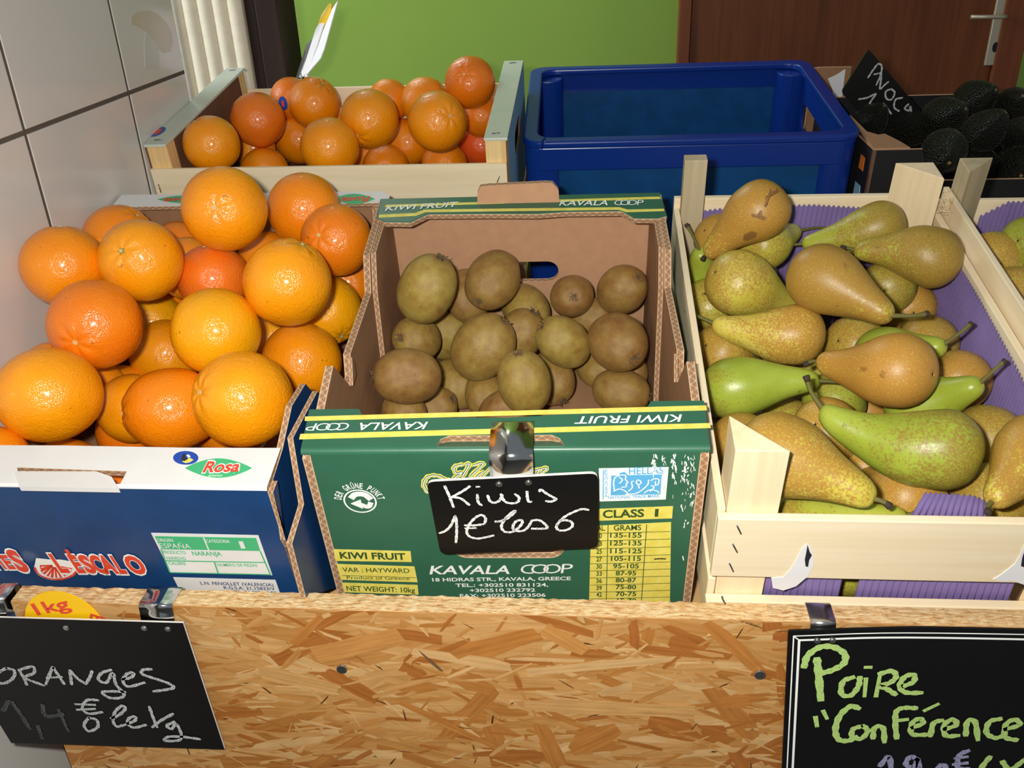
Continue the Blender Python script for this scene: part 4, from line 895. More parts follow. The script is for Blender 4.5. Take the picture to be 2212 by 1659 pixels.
# the next pear crate, cut by the picture edge
nc = empty('pear_crate', FS, 'second pear crate at the right picture edge, mostly outside the view', 'crate')
n0, n1, ny0, ny1 = .5835, .86, -.03, .432
for z0, z1 in ((-.080, -.010), (-.156, -.105)):
    slat(nc, n0, n0 + .006, ny0 + .008, ny1 - .008, z0, z1, T['wood_y'], 'side_board'); slat(nc, n1 - .006, n1, ny0 + .008, ny1 - .008, z0, z1, T['wood_y'], 'side_board')
    slat(nc, n0, n1, ny1 - .007, ny1, z0 - .015, z1 - .018, T['wood_x'], 'back_board'); slat(nc, n0, n1, ny0, ny0 + .007, z0 - .015, z1 - .02, T['wood_x'], 'front_board')
pp = MB().plate([(n0 + .0065, ny1 - .0075), (n0 + .040, ny1 - .0075), (n0 + .0065, ny1 - .040)], -.199, .022, lambda a, b, h: (a + .10 * max(0, h), b, h)).build('corner_post', T['wood_grey'], nc, bevel=.001)
post(nc, n1 - .0065, ny1 - .0075, -1, -1, .034, .022, T['wood_z']); post(nc, n0 + .0065, ny0 + .0075, 1, 1, .034, .022, T['wood_z']); post(nc, n1 - .0065, ny0 + .0075, -1, 1, .034, .022, T['wood_z'])
slat(nc, n0 + .008, n1 - .008, ny0 + .012, ny1 - .012, -.1995, -.1955, T['wood_x'], 'floor_slat')
wavy('paper_liner', [(Vector((n0 + .045, ny1 - .011, -.045)), Vector((n0 + .045, ny1 - .011, -.19))), (Vector((n0 + .07, ny1 - .011, -.028)), Vector((n0 + .07, ny1 - .011, -.19))), (Vector((n1 - .04, ny1 - .011, -.030)), Vector((n1 - .04, ny1 - .011, -.19)))], nc, T['purple'])

# ================================================================== wooden crate of oranges (back left)
wc = empty('orange_crate', FB, 'low wooden crate of small oranges with pale painted end rails', 'crate')
WW, WL, WH = .450, .311, -.150
for x0, x1 in ((0.001, .0295), (.4215, .450)):
    r_ = MB().box(x0, x1, -.002, WL, -.0035, 0).build('end_rail', T['paint_white'], wc, bevel=.0007)
    for y in (.012, WL - .014):
        MB().tube([(x0 + .009, y, 0), (x0 + .009, y, .0006), (x0 + .018, y + .002, .0006), (x0 + .018, y + .002, 0)], .0005, 6).build('staple', T['staple'], r_)
for x0, x1 in ((.003, .0285), (.4225, .4475)):
    for y0, y1 in ((.001, .026), (WL - .028, WL - .005)):
        MB().box(x0, x1, y0, y1, WH, -.0037).build('corner_post', T['pine_z'], wc, bevel=.0008)
MB().box(.0255, .0285, .027, WL - .030, WH, -.0038).build('end_panel', T['hardboard'], wc)
MB().box(.4225, .4255, .027, WL - .030, WH, -.0038).build('end_panel', T['hardboard'], wc)
MB().plate(keyhole([(.002, WH), (WL - .002, WH), (WL - .002, -.004), (.002, -.004)], rrect(.10, .19, -.065, -.035, .014)), 0, .0022, lambda a, b, h: (.4477 + h, a, b), 0, 1, 0).build('printed_end_panel', [T['hardboard'], T['pale_blue_ink']], wc)
MB().box(.0005, .0028, .002, WL - .002, WH, -.004).build('printed_end_panel', T['hardboard'], wc)
fbz = on(FB, 1, -.004, 700, 360).z
wfb = MB().box(.002, .4475, -.0045, .0005, fbz - .066, fbz).build('front_board', T['wood_x'], wc, bevel=.0007)
MB().box(.002, .4475, -.0045, .0005, WH, fbz - .074).build('front_board', T['wood_x'], wc, bevel=.0007)
bz = on(FB, 1, WL - .003, 780, 187).z
MB().box(.002, .4475, WL - .0048, WL - .0002, bz - .062, bz).build('back_board', T['wood_x'], wc, bevel=.0007)
MB().box(.002, .4475, WL - .0048, WL - .0002, WH, bz - .068).build('back_board', T['wood_x'], wc, bevel=.0007)
MB().box(.03, .42, .004, WL - .006, WH + .0003, WH + .0035).build('crate_floor', T['hardboard'], wc)
for a, b in (((342, 398), (348, 416)), ((1079, 381), (1074, 394))):
    p, q = on(FB, 1, -.005, *a), on(FB, 1, -.005, *b); MB().tube([p, q], .0006, 6).build('staple', T['staple'], wc)
stk = empty('sticker', FB, 'small blue oval sticker on the left rail of the wooden crate', 'sticker')
q = on(FB, 2, 0, 348, 285)
flat('sticker_ground', [[(q.x + .014 * math.cos(t * .314) * .55, q.y + .017 * math.sin(t * .314)) for t in range(20)]], lambda a, b, h: (a - .004, b, h + .0002), T['blue_sticker'], stk)
flat('sticker_emblem', [[(q.x + .0035 * math.cos(t * .524), q.y + .010 * math.sin(t * .524)) for t in range(12)]], lambda a, b, h: (a - .004, b, h + .0002), T['red_ink'], stk, .0006)

# ================================================================== blue plastic crate
bc = empty('plastic_crate', FU, 'empty blue plastic stacking crate at the back', 'crate')
UW, UL, UH = .437, .330, -.230
BP = [T['plastic_blue']]
MB().plate(keyhole(rrect(0, UW, 0, UL, .026, 7), rrect(.020, UW - .020, .018, UL - .018, .020, 7)), -.010, 0, lambda a, b, h: (a, b, h)).build('rim', BP, bc, bevel=.003, seg=3)
MB().plate(keyhole(rrect(.002, UW - .002, .002, UL - .002, .025, 7), rrect(.0085, UW - .0085, .0085, UL - .0085, .020, 7)), -.041, -.0095, lambda a, b, h: (a, b, h)).build('upper_band', BP, bc, bevel=.0015)
for y0, y1 in ((.0105, .0135), (UL - .0135, UL - .0105)):
    MB().box(.04, UW - .04, y0, y1, UH + .004, -.038).build('thin_wall', T['plastic_thin'], bc)
sw_ = rrect(.125, .275, -.088, -.048, .016)
MB().plate([(.04, UH + .004), (UL - .04, UH + .004), (UL - .04, -.038), (.04, -.038)], .0105, .0135, lambda a, b, h: (h, a, b)).build('thin_wall', T['plastic_thin'], bc)
MB().plate(keyhole([(.03, UH + .004), (UL - .03, UH + .004), (UL - .03, -.012), (.03, -.012)], sw_), UW - .0130, UW - .0088, lambda a, b, h: (h, a, b)).build('handle_wall', BP, bc)
for cx, cy in ((0, 0), (1, 0), (0, 1), (1, 1)):
    x0, x1 = (.003, .052) if cx == 0 else (UW - .052, UW - .003); y0, y1 = (.003, .046) if cy == 0 else (UL - .046, UL - .003)
    o_ = rrect(x0, x1, y0, y1, .020, 6); MB().plate(o_, UH, -.0102, lambda a, b, h: (a, b, h)).build('corner_post', BP, bc, bevel=.002)
MB().box(.004, UW - .004, .004, UL - .004, UH + .0002, UH + .005).build('crate_floor', T['plastic_thin'], bc)
for y0, y1 in ((.004, .0105), (UL - .0105, UL - .004)): MB().box(.05, UW - .05, y0, y1, UH, UH + .03).build('lower_band', BP, bc, bevel=.001)

# ================================================================== black avocado box
ab = empty('avocado_box', FU, 'black cardboard box of avocados at the back right', 'box')
AB = [T['kraft'], T['black_card'], T['kraft_pink']]
ay0, ay1 = -.036, .255
def af(px, py, y=ay0): q = on(FU, 1, y, px, py); return (q.x, q.z)
axl = af(1887, 325)[0]; zt_ = af(1887, 325)[1]; zl_ = af(2100, 389)[1]; axr = axl + .36; xc = af(1992, 330)[0]
MB().plate([(axl, UH), (axr, UH), (axr, zl_), (af(2015, 389)[0], zl_), (af(2000, 360)[0], zl_ + .018), (xc, zt_), (axl, zt_)], -.004, 0, lambda a, b, h: (a, ay0 - h, b), 0, 1, 2).build('front_panel', AB, ab)
zb_ = on(FU, 1, ay1, 2010, 204).z
MB().plate([(ay0, UH), (ay1, UH), (ay1, zb_), (ay0, zt_)], 0, .004, lambda a, b, h: (axl + h, a, b), 1, 0, 2).build('side_panel', AB, ab)
MB().plate([(ay0, UH), (ay1, UH), (ay1, zb_), (ay0, zt_)], 0, .004, lambda a, b, h: (axr - h, a, b), 1, 0, 2).build('side_panel', AB, ab)
MB().plate([(axl, UH), (axr, UH), (axr, zb_), (axl, zb_)], 0, .004, lambda a, b, h: (a, ay1 - h, b), 1, 1, 2).build('back_panel', AB, ab)
zA = lambda X, Y: (1680 + X / 4.158, 80 + Y / 4.158)
def at_(X, Y): q = on(FU, 2, zt_, *zA(X, Y)); return (q.x, q.y)
MB().plate([at_(*q) for q in [(650, 700), (800, 850), (905, 880), (960, 870), (1100, 940), (1190, 995), (862, 1002)]], -.003, .0005, lambda a, b, h: (a, b, zt_ + h), 0, 0, 2).build('corner_flap', AB, ab)
MB().box(axl + .004, axr - .004, ay0 + .004, ay1 - .004, UH, UH + .004).build('box_floor', T['kraft'], ab)
def asd(X, Y): q = on(FU, 0, axl, *zA(X, Y)); return (q.y, q.z)
fas = lambda a, b, h: (axl - h, a, b)
flat('orange_label', [[asd(*q) for q in [(752, 1052), (784, 1085), (765, 1205), (728, 1170)]]], fas, T['orange_ink'], ab, .0006)
flat('pale_blue_label', [[asd(*q) for q in [(700, 1295), (742, 1335), (735, 1445), (672, 1445)]]], fas, T['pale_blue_ink'], ab, .0006)

# torn carton flap with white paper behind the blue crate
tc_ = empty('torn_carton', FU, 'torn kraft carton with loose white paper standing behind the blue crate', 'carton')
ty = .352
def tcp(X, Y, y=ty): q = on(FU, 1, y, *zA(X, Y)); return (q.x, q.z)
b0_ = -.2302
MB().plate([tcp(318, 285), tcp(380, 275), tcp(665, 270), (tcp(665, 270)[0], b0_), (tcp(318, 285)[0], b0_)], 0, .005, lambda a, b, h: (a, ty + h, b), 0, 0, 1).build('carton_wall', [T['kraft'], T['flute']], tc_)
x9, x8 = tcp(318, 285)[0], tcp(665, 270)[0]
MB().plate([(ty + .005, b0_), (ty + .12, b0_), (ty + .12, -.10), (ty + .005, -.10)], 0, .005, lambda a, b, h: (x8 - h, a, b), 0, 0, 1).build('carton_side', [T['kraft'], T['flute']], tc_)
flat('white_paper', [[tcp(*q) for q in [(448, 372), (520, 340), (606, 285), (590, 420), (572, 590), (500, 560), (490, 470)]]], lambda a, b, h: (a, ty - .001 - h, b), T['paper'], tc_, .0008)

# ================================================================== price boards
def rpoly(P, r, n=4):
    out = []
    for i in range(len(P)):
        a, b, c = Vector(P[i - 1]), Vector(P[i]), Vector(P[(i + 1) % len(P)]); u, v = (a - b).normalized(), (c - b).normalized()
        for k in range(n + 1):
            t = k / n; p = b + u * r * (1 - t) ** 2 + v * r * t ** 2; out.append((p.x, p.y))
    return out
def strip(name, path, x0, x1, m, parent, th=.0008, skew=0):
    mb = MB(); P = catmull([Vector((p[0], p[1])) for p in path], 8); n = len(P); A = []
    for i, p in enumerate(P):
        d = (P[min(i + 1, n - 1)] - P[max(i - 1, 0)]).normalized(); nn = Vector((-d.y, d.x)) * th
        s = skew * i / (n - 1)
        A.append(mb.add([(x0 + s, p.x, p.y), (x1 + s, p.x, p.y), (x1 + s, p.x + nn.x, p.y + nn.y), (x0 + s, p.x + nn.x, p.y + nn.y)]))
    for i in range(n - 1):
        for k in range(4): mb.face((A[i] + k, A[i] + (k + 1) % 4, A[i + 1] + (k + 1) % 4, A[i + 1] + k), 0, None, k % 2 == 0)
    mb.face([A[0] + k for k in range(4)][::-1]); mb.face([A[-1] + k for k in range(4)]); return mb.build(name, m, parent)
def rivet(parent, fn, a, b, r=.0032):
    mb = MB(); mb.plate(ring(a, b, r, r, 18), 0, .0008, fn); mb.plate(ring(a, b, r * .62, r * .62, 14), .0008, .0016, fn); o = mb.build('rivet', T['steel'], parent, bevel=.0003)
    return o
# -- kiwi board
ky = -.0135; kfn = lambda a, b, h: (a, ky - h, b)
def kp(X, Y): q = on(FK, 1, ky, *zS(X, Y)); return (q.x, q.z)
ksn = empty('price_board', FK, 'small black price board chalked with the kiwi price, hanging on the green carton', 'price board')
MB().plate(rpoly([kp(112, 216), kp(2060, 118), kp(2064, 968), kp(272, 1040)], .006), -.0024, 0, kfn, 0, 0, 1).build('board', [T['slate'], T['slate_edge']], ksn)
strip('hook', [(.030, .0010), (.014, .0052), (-.004, .0056), (-.0105, .003), (-.0125, -.004), (-.0120, -.015), (-.0100, -.028), (-.0100, -.045)], on(FK, 1, -.01, 1057, 1000).x, on(FK, 1, -.01, 1152, 1000).x, T['chrome'], ksn)
for X, Y in ((937, 238), (1272, 220)): rivet(ksn, kfn, *kp(X, Y), .0026)
KWR = [[(320, 260), (370, 370), (420, 500)], [(605, 262), (520, 320), (400, 385)], [(400, 385), (500, 400), (600, 475)], [(680, 268), (715, 266)], [(690, 355), (700, 440), (740, 480)], [(808, 365), (835, 430), (890, 448), (945, 420), (975, 360)], [(960, 350), (1000, 430), (1080, 455), (1150, 440), (1165, 390), (1120, 350)], [(1255, 320), (1262, 400), (1275, 435), (1305, 436)], [(1395, 320), (1415, 300), (1480, 345), (1560, 390), (1585, 410), (1530, 435), (1470, 428)],
       [(260, 795), (340, 760), (400, 690), (440, 600), (455, 700), (455, 800), (448, 900)], [(775, 680), (785, 630), (745, 588), (680, 610), (610, 680), (570, 770), (600, 830), (690, 855), (790, 840), (875, 820)], [(548, 705), (660, 705), (765, 690)], [(552, 738), (675, 735)],
       [(895, 662), (960, 655), (1040, 620), (1110, 560), (1120, 540), (1080, 560), (1000, 640), (965, 720), (1000, 775), (1080, 780), (1150, 740), (1200, 680), (1190, 645), (1130, 660), (1095, 720), (1120, 765), (1210, 765), (1270, 720), (1310, 650)], [(1310, 650), (1390, 645), (1460, 690), (1485, 735), (1400, 742), (1310, 742)],
       [(1955, 528), (1880, 520), (1780, 555), (1680, 610), (1610, 680), (1590, 730), (1630, 762), (1710, 755), (1770, 715), (1760, 665), (1690, 645), (1630, 655)]]
strokes('chalk_writing', [[kp(*p) for p in s] for s in KWR], .0022, kfn, T['chalk'], ksn, .0003)
# -- oranges board
oy = OSB_F - .0075
osn = empty('price_board', FW, 'large black price board for oranges clipped to the left of the counter', 'price board')
zO = lambda X, Y: (X / 2.9105, 1240 + Y / 2.9105)
def opx(X, Y): q = on(FW, 1, oy, *zO(X, Y)); return (q.x, q.z)
ofn = lambda a, b, h: (a, oy - h, b)
MB().plate([opx(-420, 262), opx(1150, 308), opx(1412, 1103), opx(70, 1062)], -.0018, 0, ofn, 0, 0, 1).build('board', [T['slate'], T['slate_edge']], osn)
strip('clip', [(-.0068, OSB_Z - .03), (-.0068, OSB_Z - .004), (-.0090, OSB_Z + .0016), (-.020, OSB_Z + .0016), (-.0290, OSB_Z + .0008), (-.0305, OSB_Z - .006), (-.0318, OSB_Z - .014), (-.0318, OSB_Z - .026)], on(FW, 1, -.03, 299, 1310).x, on(FW, 1, -.03, 374, 1320).x, T['chrome'], osn)
strip('clip', [(-.0068, OSB_Z - .03), (-.0068, OSB_Z - .004), (-.0090, OSB_Z + .0016), (-.020, OSB_Z + .0016), (-.0290, OSB_Z + .0008), (-.0305, OSB_Z - .006), (-.0318, OSB_Z - .014), (-.0318, OSB_Z - .026)], -.285, -.2495 - .002, T['chrome'], osn)
for X, Y in ((417, 337), (908, 339), (1057, 344)): rivet(osn, ofn, *opx(X, Y), .0025)
OWR = [[(40, 590), (-10, 620), (-30, 670), (30, 685), (85, 650), (90, 605), (40, 590)], [(120, 600), (150, 650), (170, 695)], [(125, 600), (205, 580), (215, 620), (160, 650), (280, 700)], [(290, 690), (330, 590), (345, 600), (405, 690)], [(295, 650), (390, 645)], [(452, 692), (446, 648), (440, 603)], [(440, 603), (490, 655), (540, 688)], [(540, 688), (565, 650), (580, 608)], [(700, 600), (640, 620), (620, 660), (670, 680), (710, 620), (730, 690), (780, 750), (760, 775), (690, 775), (645, 740), (730, 735), (790, 740)], [(770, 660), (830, 645), (840, 620), (800, 625), (775, 670), (810, 705), (910, 680)], [(955, 595), (900, 600), (895, 625), (960, 650), (1050, 680), (1095, 710), (1040, 725), (965, 735)],
       [(620, 790), (550, 790), (520, 840), (560, 875), (645, 865)], [(475, 815), (600, 820)], [(485, 850), (600, 845)], [(560, 900), (530, 945), (560, 985), (615, 960), (610, 915), (560, 900)], [(700, 905), (755, 880), (790, 842), (768, 826), (728, 860), (712, 915), (735, 955), (785, 945)], [(785, 945), (850, 918), (850, 893), (812, 905), (806, 940), (845, 962), (920, 945)], [(940, 830), (965, 900), (990, 960)], [(1090, 875), (1010, 920), (960, 960)], [(1100, 925), (1050, 950), (1080, 970), (1110, 940), (1140, 1000), (1130, 1040), (1040, 1045), (1060, 1020), (1150, 1020), (1260, 1035)]]
strokes('chalk_writing', [[opx(*p) for p in s] for s in OWR], .0028, ofn, T['chalk_soft'], osn, .0003)
strokes('faint_chalk_writing', [[opx(*p) for p in s] for s in [[(20, 860), (60, 800), (110, 850), (190, 970)], [(240, 950), (265, 1030)], [(270, 820), (290, 890), (400, 880)], [(370, 850), (430, 985)]]], .0042, ofn, T['chalk_faint'], osn, .0003)
# -- yellow weight disc
dsc = empty('weight_tag', FW, 'round yellow tag with red 1kg, tucked behind the oranges price board', 'tag')
dy = OSB_F - .0022
def dp(X, Y): q = on(FW, 1, dy, *zO(X, Y)); return (q.x, q.z)
c = dp(415, 335); rx = abs(dp(660, 335)[0] - c[0]); rz = abs(dp(415, 112)[1] - c[1]); dfn = lambda a, b, h: (a, dy - h, b)
MB().plate(ring(c[0], c[1], rx, rz, 48), -.001, 0, dfn).build('disc', T['yellow_disc'], dsc)
lettering('lettering', [('1kg', dp(236, 256), dp(450, 214), .0112, .022, .0), ('E', dp(572, 246), dp(566, 284), .011, .02)], dfn, T['red_ink'], dsc, .0004)
# -- pear board
py_ = OSB_F - .006
psn = empty('price_board', FW, 'large black price board with white border chalked in green for pears', 'price board')
zP = lambda X, Y: (1480 + X / 3.0219, 1260 + Y / 3.0219)
def pp_(X, Y): q = on(FW, 1, py_, *zP(X, Y)); return (q.x, q.z)
bow = lambda x: -.004 * math.sin(max(0, min(1, (x - .36) / .24)) * math.pi)
pfn = lambda a, b, h: (a, py_ - h + .0, b)
MB().plate(rpoly([pp_(674, 312), pp_(1500, 290), pp_(2900, 318), pp_(2900, 1700), pp_(600, 1900)], .002), -.002, 0, pfn, 0, 0, 1).build('board', [T['slate'], T['slate']], psn)
strokes('border_line', [[pp_(706, 343), pp_(1450, 322), pp_(2890, 345)], ([pp_(742, 370), pp_(1450, 352), pp_(2890, 378)], .0018), [pp_(708, 340), pp_(640, 1700)], ([pp_(744, 368), pp_(676, 1700)], .0018), [pp_(706, 342), pp_(745, 370)]], .0010, pfn, T['white_ink'], psn, .0003, True, False)
strip('clip', [(-.0068, OSB_Z - .03), (-.0068, OSB_Z - .004), (-.0090, OSB_Z + .0016), (-.020, OSB_Z + .0014), (-.0285, OSB_Z + .0006), (-.0300, OSB_Z - .006), (-.0302, OSB_Z - .026)], on(FW, 1, -.03, 1754, 1330).x, on(FW, 1, -.03, 1808, 1340).x, T['steel'], psn)
for X, Y in ((862, 372), (962, 370)): rivet(psn, pfn, *pp_(X, Y), .0026)
PWR = [([(860, 490), (870, 590), (885, 760)], .0058), ([(775, 545), (800, 470), (880, 415), (970, 415), (1040, 460), (1035, 520), (960, 565), (885, 585)], .0052), [(1100, 610), (1030, 640), (1020, 720), (1080, 730), (1130, 670), (1140, 610)], [(1180, 620), (1170, 735)], [(1175, 546), (1212, 546)], [(1270, 600), (1245, 735)], [(1265, 590), (1350, 570), (1375, 610), (1330, 650), (1270, 665), (1320, 690), (1375, 725)], [(1420, 670), (1490, 640), (1490, 595), (1430, 610), (1400, 670), (1440, 710), (1545, 712)],
       [(850, 870), (860, 930)], [(900, 830), (925, 880)], ([(1135, 815), (1080, 800), (1010, 860), (980, 950), (1000, 1015), (1060, 1025), (1120, 1000)], .0050), [(1150, 930), (1095, 950), (1090, 1000), (1150, 1010), (1190, 960), (1160, 925)], [(1225, 1010), (1235, 940), (1290, 940), (1300, 1035)], [(1380, 1010), (1370, 900), (1380, 830), (1430, 810), (1510, 812)], [(1370, 895), (1450, 885)], [(1480, 940), (1550, 910), (1530, 880), (1480, 910), (1480, 980), (1580, 985)], [(1560, 828), (1650, 785)], [(1600, 995), (1620, 910), (1680, 890)], [(1690, 950), (1770, 920), (1745, 885), (1690, 920), (1700, 990), (1785, 990)], [(1830, 990), (1840, 900), (1890, 900), (1910, 1020)], [(2060, 880), (1985, 900), (1965, 970), (2020, 1005), (2080, 990)], [(2085, 950), (2180, 920), (2150, 885), (2090, 920), (2090, 1000), (2165, 1020)]]
strokes('chalk_writing', [([pp_(*p) for p in s[0]], s[1]) if isinstance(s, tuple) else [pp_(*p) for p in s] for s in PWR], .0044, pfn, T['chalk_green'], psn, .0003)
strokes('price_chalk_writing', [[pp_(*p) for p in s] for s in [[(1270, 1190), (1330, 1130), (1345, 1240), (1350, 1330)], [(1520, 1150), (1470, 1130), (1440, 1180), (1490, 1200), (1520, 1150), (1530, 1330)], [(1640, 1240), (1660, 1190), (1700, 1200), (1700, 1330)], [(1850, 1090), (1790, 1120), (1780, 1200), (1850, 1210)], [(1760, 1140), (1840, 1130)], [(1750, 1180), (1840, 1170)]]], .0044, pfn, T['chalk_blue'], psn, .0003)
strokes('price_unit_chalk_writing', [[pp_(*p) for p in s] for s in [[(1990, 1130), (1930, 1210), (1900, 1320)], [(2070, 1160), (2110, 1230), (2120, 1330)], [(2212, 1150), (2150, 1200), (2110, 1230)]]], .0046, pfn, T['chalk_green'], psn, .0003)
# -- avocado board, stuck on one corner
vy = .135
vsn = empty('price_board', FU, 'black slate price board standing on its corner among the avocados', 'price board')
def vp(X, Y): q = on(FU, 1, vy, *zA(X, Y)); return (q.x, q.z)
vfn = lambda a, b, h: (a, vy - h, b)
MB().plate(rpoly([vp(815, 105), vp(1330, 715), vp(1000, 1010), vp(570, 495)], .006), -.003, 0, vfn, 0, 0, 1).build('board', [T['slate'], T['slate']], vsn)
strokes('chalk_writing', [[vp(*p) for p in s] for s in [[(810, 365), (860, 290), (905, 240), (935, 270), (920, 350), (885, 430)], [(865, 335), (930, 320)], [(930, 330), (925, 400), (918, 465), (960, 430), (995, 400)], [(1020, 465), (970, 490), (975, 550), (1020, 560), (1050, 500), (1020, 465)], [(1120, 545), (1060, 560), (1045, 630), (1090, 665)], [(1175, 600), (1140, 640), (1180, 660), (1190, 620), (1200, 680)], [(725, 558), (800, 545), (880, 510), (840, 570), (805, 635)], [(920, 635), (950, 600), (1020, 690)]]], .0024, vfn, T['chalk_soft'], vsn, .0003)
# -- folded white card held in a clip behind the wooden crate
base_ = at_depth(652, 172, 1.44)
cs = empty('card_holder', Matrix.Translation(base_), 'folded white price card on a pick, seen edge-on behind the wooden crate', 'price card')
zC = lambda X, Y: (600 + X / 8.294, Y / 8.294)
def c3(X, Y, z): return at_depth(*zC(X, Y), z) - base_
def sheet(name, pts, m, th=.0007):
    mb = MB(); P = [Vector(p) for p in pts]; nn = (P[1] - P[0]).cross(P[2] - P[0]).normalized() * th
    a = mb.add([p + nn for p in P]); b = mb.add([p - nn for p in P]); n = len(P)
    mb.face([a + i for i in range(n)]); mb.face([b + i for i in range(n)][::-1])
    for i in range(n): mb.face((b + i, b + (i + 1) % n, a + (i + 1) % n, a + i))
    return mb.build(name, m, cs)
sheet('card', [c3(480, 1390, 1.44), c3(770, 1050, 1.40), c3(840, 870, 1.40), c3(1078, 20, 1.41), c3(975, 170, 1.45), c3(720, 760, 1.45)], T['paper'])
sheet('card', [c3(330, 1395, 1.50), c3(430, 1390, 1.46), c3(640, 680, 1.46), c3(590, 730, 1.49), c3(520, 800, 1.50)], T['paper'])
sheet('yellow_label', [c3(700, 760, 1.445), c3(960, 180, 1.445), c3(968, 70, 1.46), c3(930, 60, 1.47), c3(780, 280, 1.465), c3(700, 520, 1.455)], T['yellow_disc'])
sheet('plastic_clip', [c3(425, 1370, 1.445), c3(530, 1385, 1.435), c3(830, 420, 1.440), c3(760, 420, 1.45), c3(690, 520, 1.452)], T['white_carton'], .0012)
bpk = Vector((0, 0, 0)); MB().tube([bpk + Vector((0, 0, .01)), bpk + Vector((-.004, 0, -.06)), bpk + Vector((-.010, -.004, -.20))], .0012).build('pick', T['steel'], cs)

# ================================================================== fruit
def peel():
    m = mat('orange_peel', (.8, .3, .01, 1), .27, spec=.55); g = G(m); oi = g.n('ShaderNodeObjectInfo'); tc = g.n('ShaderNodeTexCoord')
    big = g.noise(tc.outputs['Object'], 1.3, 3); c2 = g.n('ShaderNodeHueSaturation'); c2.inputs['Hue'].default_value = .504; c2.inputs['Value'].default_value = 1.06; g.l(oi.outputs['Color'], c2.inputs['Color'])
    c = g.mix(g.ramp(big, [(.35, (0, 0, 0, 1)), (.7, (1, 1, 1, 1))]), oi.outputs['Color'], c2.outputs[0])
    sp = g.noise(tc.outputs['Object'], 7, 4); c = g.mix(g.math('MULTIPLY', g.math('GREATER_THAN', sp, .72), .5), c, srgb(120, 62, 14))
    g.l(c, g.b.inputs['Base Color'])
    v = g.n('ShaderNodeTexVoronoi'); v.inputs['Scale'].default_value = 30; g.l(tc.outputs['Object'], v.inputs['Vector'])
    h = g.math('MULTIPLY_ADD', g.noise(tc.outputs['Object'], 11, 2), .5, g.math('SMOOTH_MIN', v.outputs['Distance'], .5, .2))
    g.bump(h, .22, .014); g.b.inputs['Coat Weight'].default_value = .25; g.b.inputs['Coat Roughness'].default_value = .16
    g.b.inputs['Subsurface Weight'].default_value = 0.0; return m
T['peel'] = peel()
T['calyx'] = mat('pale_green_calyx', srgb(150, 150, 70), .8, noise_amt=.3, noise_scale=3)
T['navel'] = mat('pale_stem_scar', srgb(222, 190, 130), .8, noise_amt=.2, noise_scale=3)
OCOL = [(.90, .37, .003, 1), (.90, .305, .003, 1), (.88, .25, .003, 1), (.82, .19, .004, 1), (.85, .175, .010, 1), (.80, .09, .012, 1)]
def orange_mesh(seed):
    rnd = random.Random(seed); mb = MB(); nu, nv = 44, 30; rows = []
    for j in range(1, nv):
        th = math.pi * j / nv; r_ = []
        for i in range(nu):
            ph = 2 * math.pi * i / nu; d = Vector((math.sin(th) * math.cos(ph), math.sin(th) * math.sin(ph), math.cos(th)))
            dim = .055 * math.exp(-(th / .20) ** 2) + .02 * math.exp(-((math.pi - th) / .25) ** 2)
            rid = .016 * math.cos(ph * 7 + seed) * math.exp(-((th - .30) / .16) ** 2)
            rr = 1 - dim + rid + .018 * noise.noise(d * 1.3 + Vector((seed * 7.1, 0, 0)))
            r_.append(d * rr)
        rows.append(mb.add(r_))
    t = mb.add([(0, 0, .945)]); b = mb.add([(0, 0, -.98)])
    for j in range(len(rows) - 1):
        for i in range(nu):
            k = (i + 1) % nu; mb.face((rows[j] + i, rows[j + 1] + i, rows[j + 1] + k, rows[j] + k), 0, None, True)
    for i in range(nu):
        k = (i + 1) % nu; mb.face((t, rows[0] + i, rows[0] + k), 0, None, True); mb.face((b, rows[-1] + k, rows[-1] + i), 0, None, True)
    return mb.mesh('orange_skin', [T['peel']])
def button_mesh(kind):
    mb = MB(); n = 10
    if kind:   # green star calyx with a button
        P = [((.105 if i % 2 else .055) * math.cos(i * math.pi / 5), (.105 if i % 2 else .055) * math.sin(i * math.pi / 5)) for i in range(10)]
        mb.plate(P, .935, .962, lambda a, b, h: (a, b, h)); mb.plate(ring(0, 0, .042, .042, 10), .95, .985, lambda a, b, h: (a, b, h), 1, 1, 1)
    else:
        mb.plate(ring(0, 0, .058, .05, 12), .93, .968, lambda a, b, h: (a, b, h), 1, 1, 1)
    return mb.mesh('stem_button', [T['calyx'], T['navel']])
OM = [orange_mesh(i) for i in range(4)]; BM = [button_mesh(0), button_mesh(1)]
def zto(v, spin=0): return Vector(v).to_track_quat('Z', 'Y').to_matrix().to_4x4() @ Matrix.Rotation(spin, 4, 'Z')
def oranges(rows, group, hidden, sub):
    for i, (p, r_, ax, cc, el, lab) in enumerate(rows):
        o = link('orange', OM[i % 4]); o.matrix_world = Matrix.Translation(p) @ zto(ax, i * 1.3) @ Matrix.Diagonal((r_, r_, r_ * el, 1))
        j = random.uniform(.94, 1.05); c = OCOL[cc]; o.color = (c[0], c[1] * j, c[2], 1)
        tag(o, lab or hidden, 'orange', group if lab else sub)
        link('stem_button', BM[(i * 7 + i // 3) % 2 if i not in (0, 2, 9, 12) else 0] if i not in (3, 14) else BM[1], o)
oranges(FRONT_ORANGES, 'oranges in the navy carton', 'orange buried low in the navy carton, hardly visible', 'buried oranges in the navy carton')
oranges(BACK_ORANGES, 'oranges in the wooden crate', 'orange buried low in the wooden crate, hardly visible', 'buried oranges in the wooden crate')
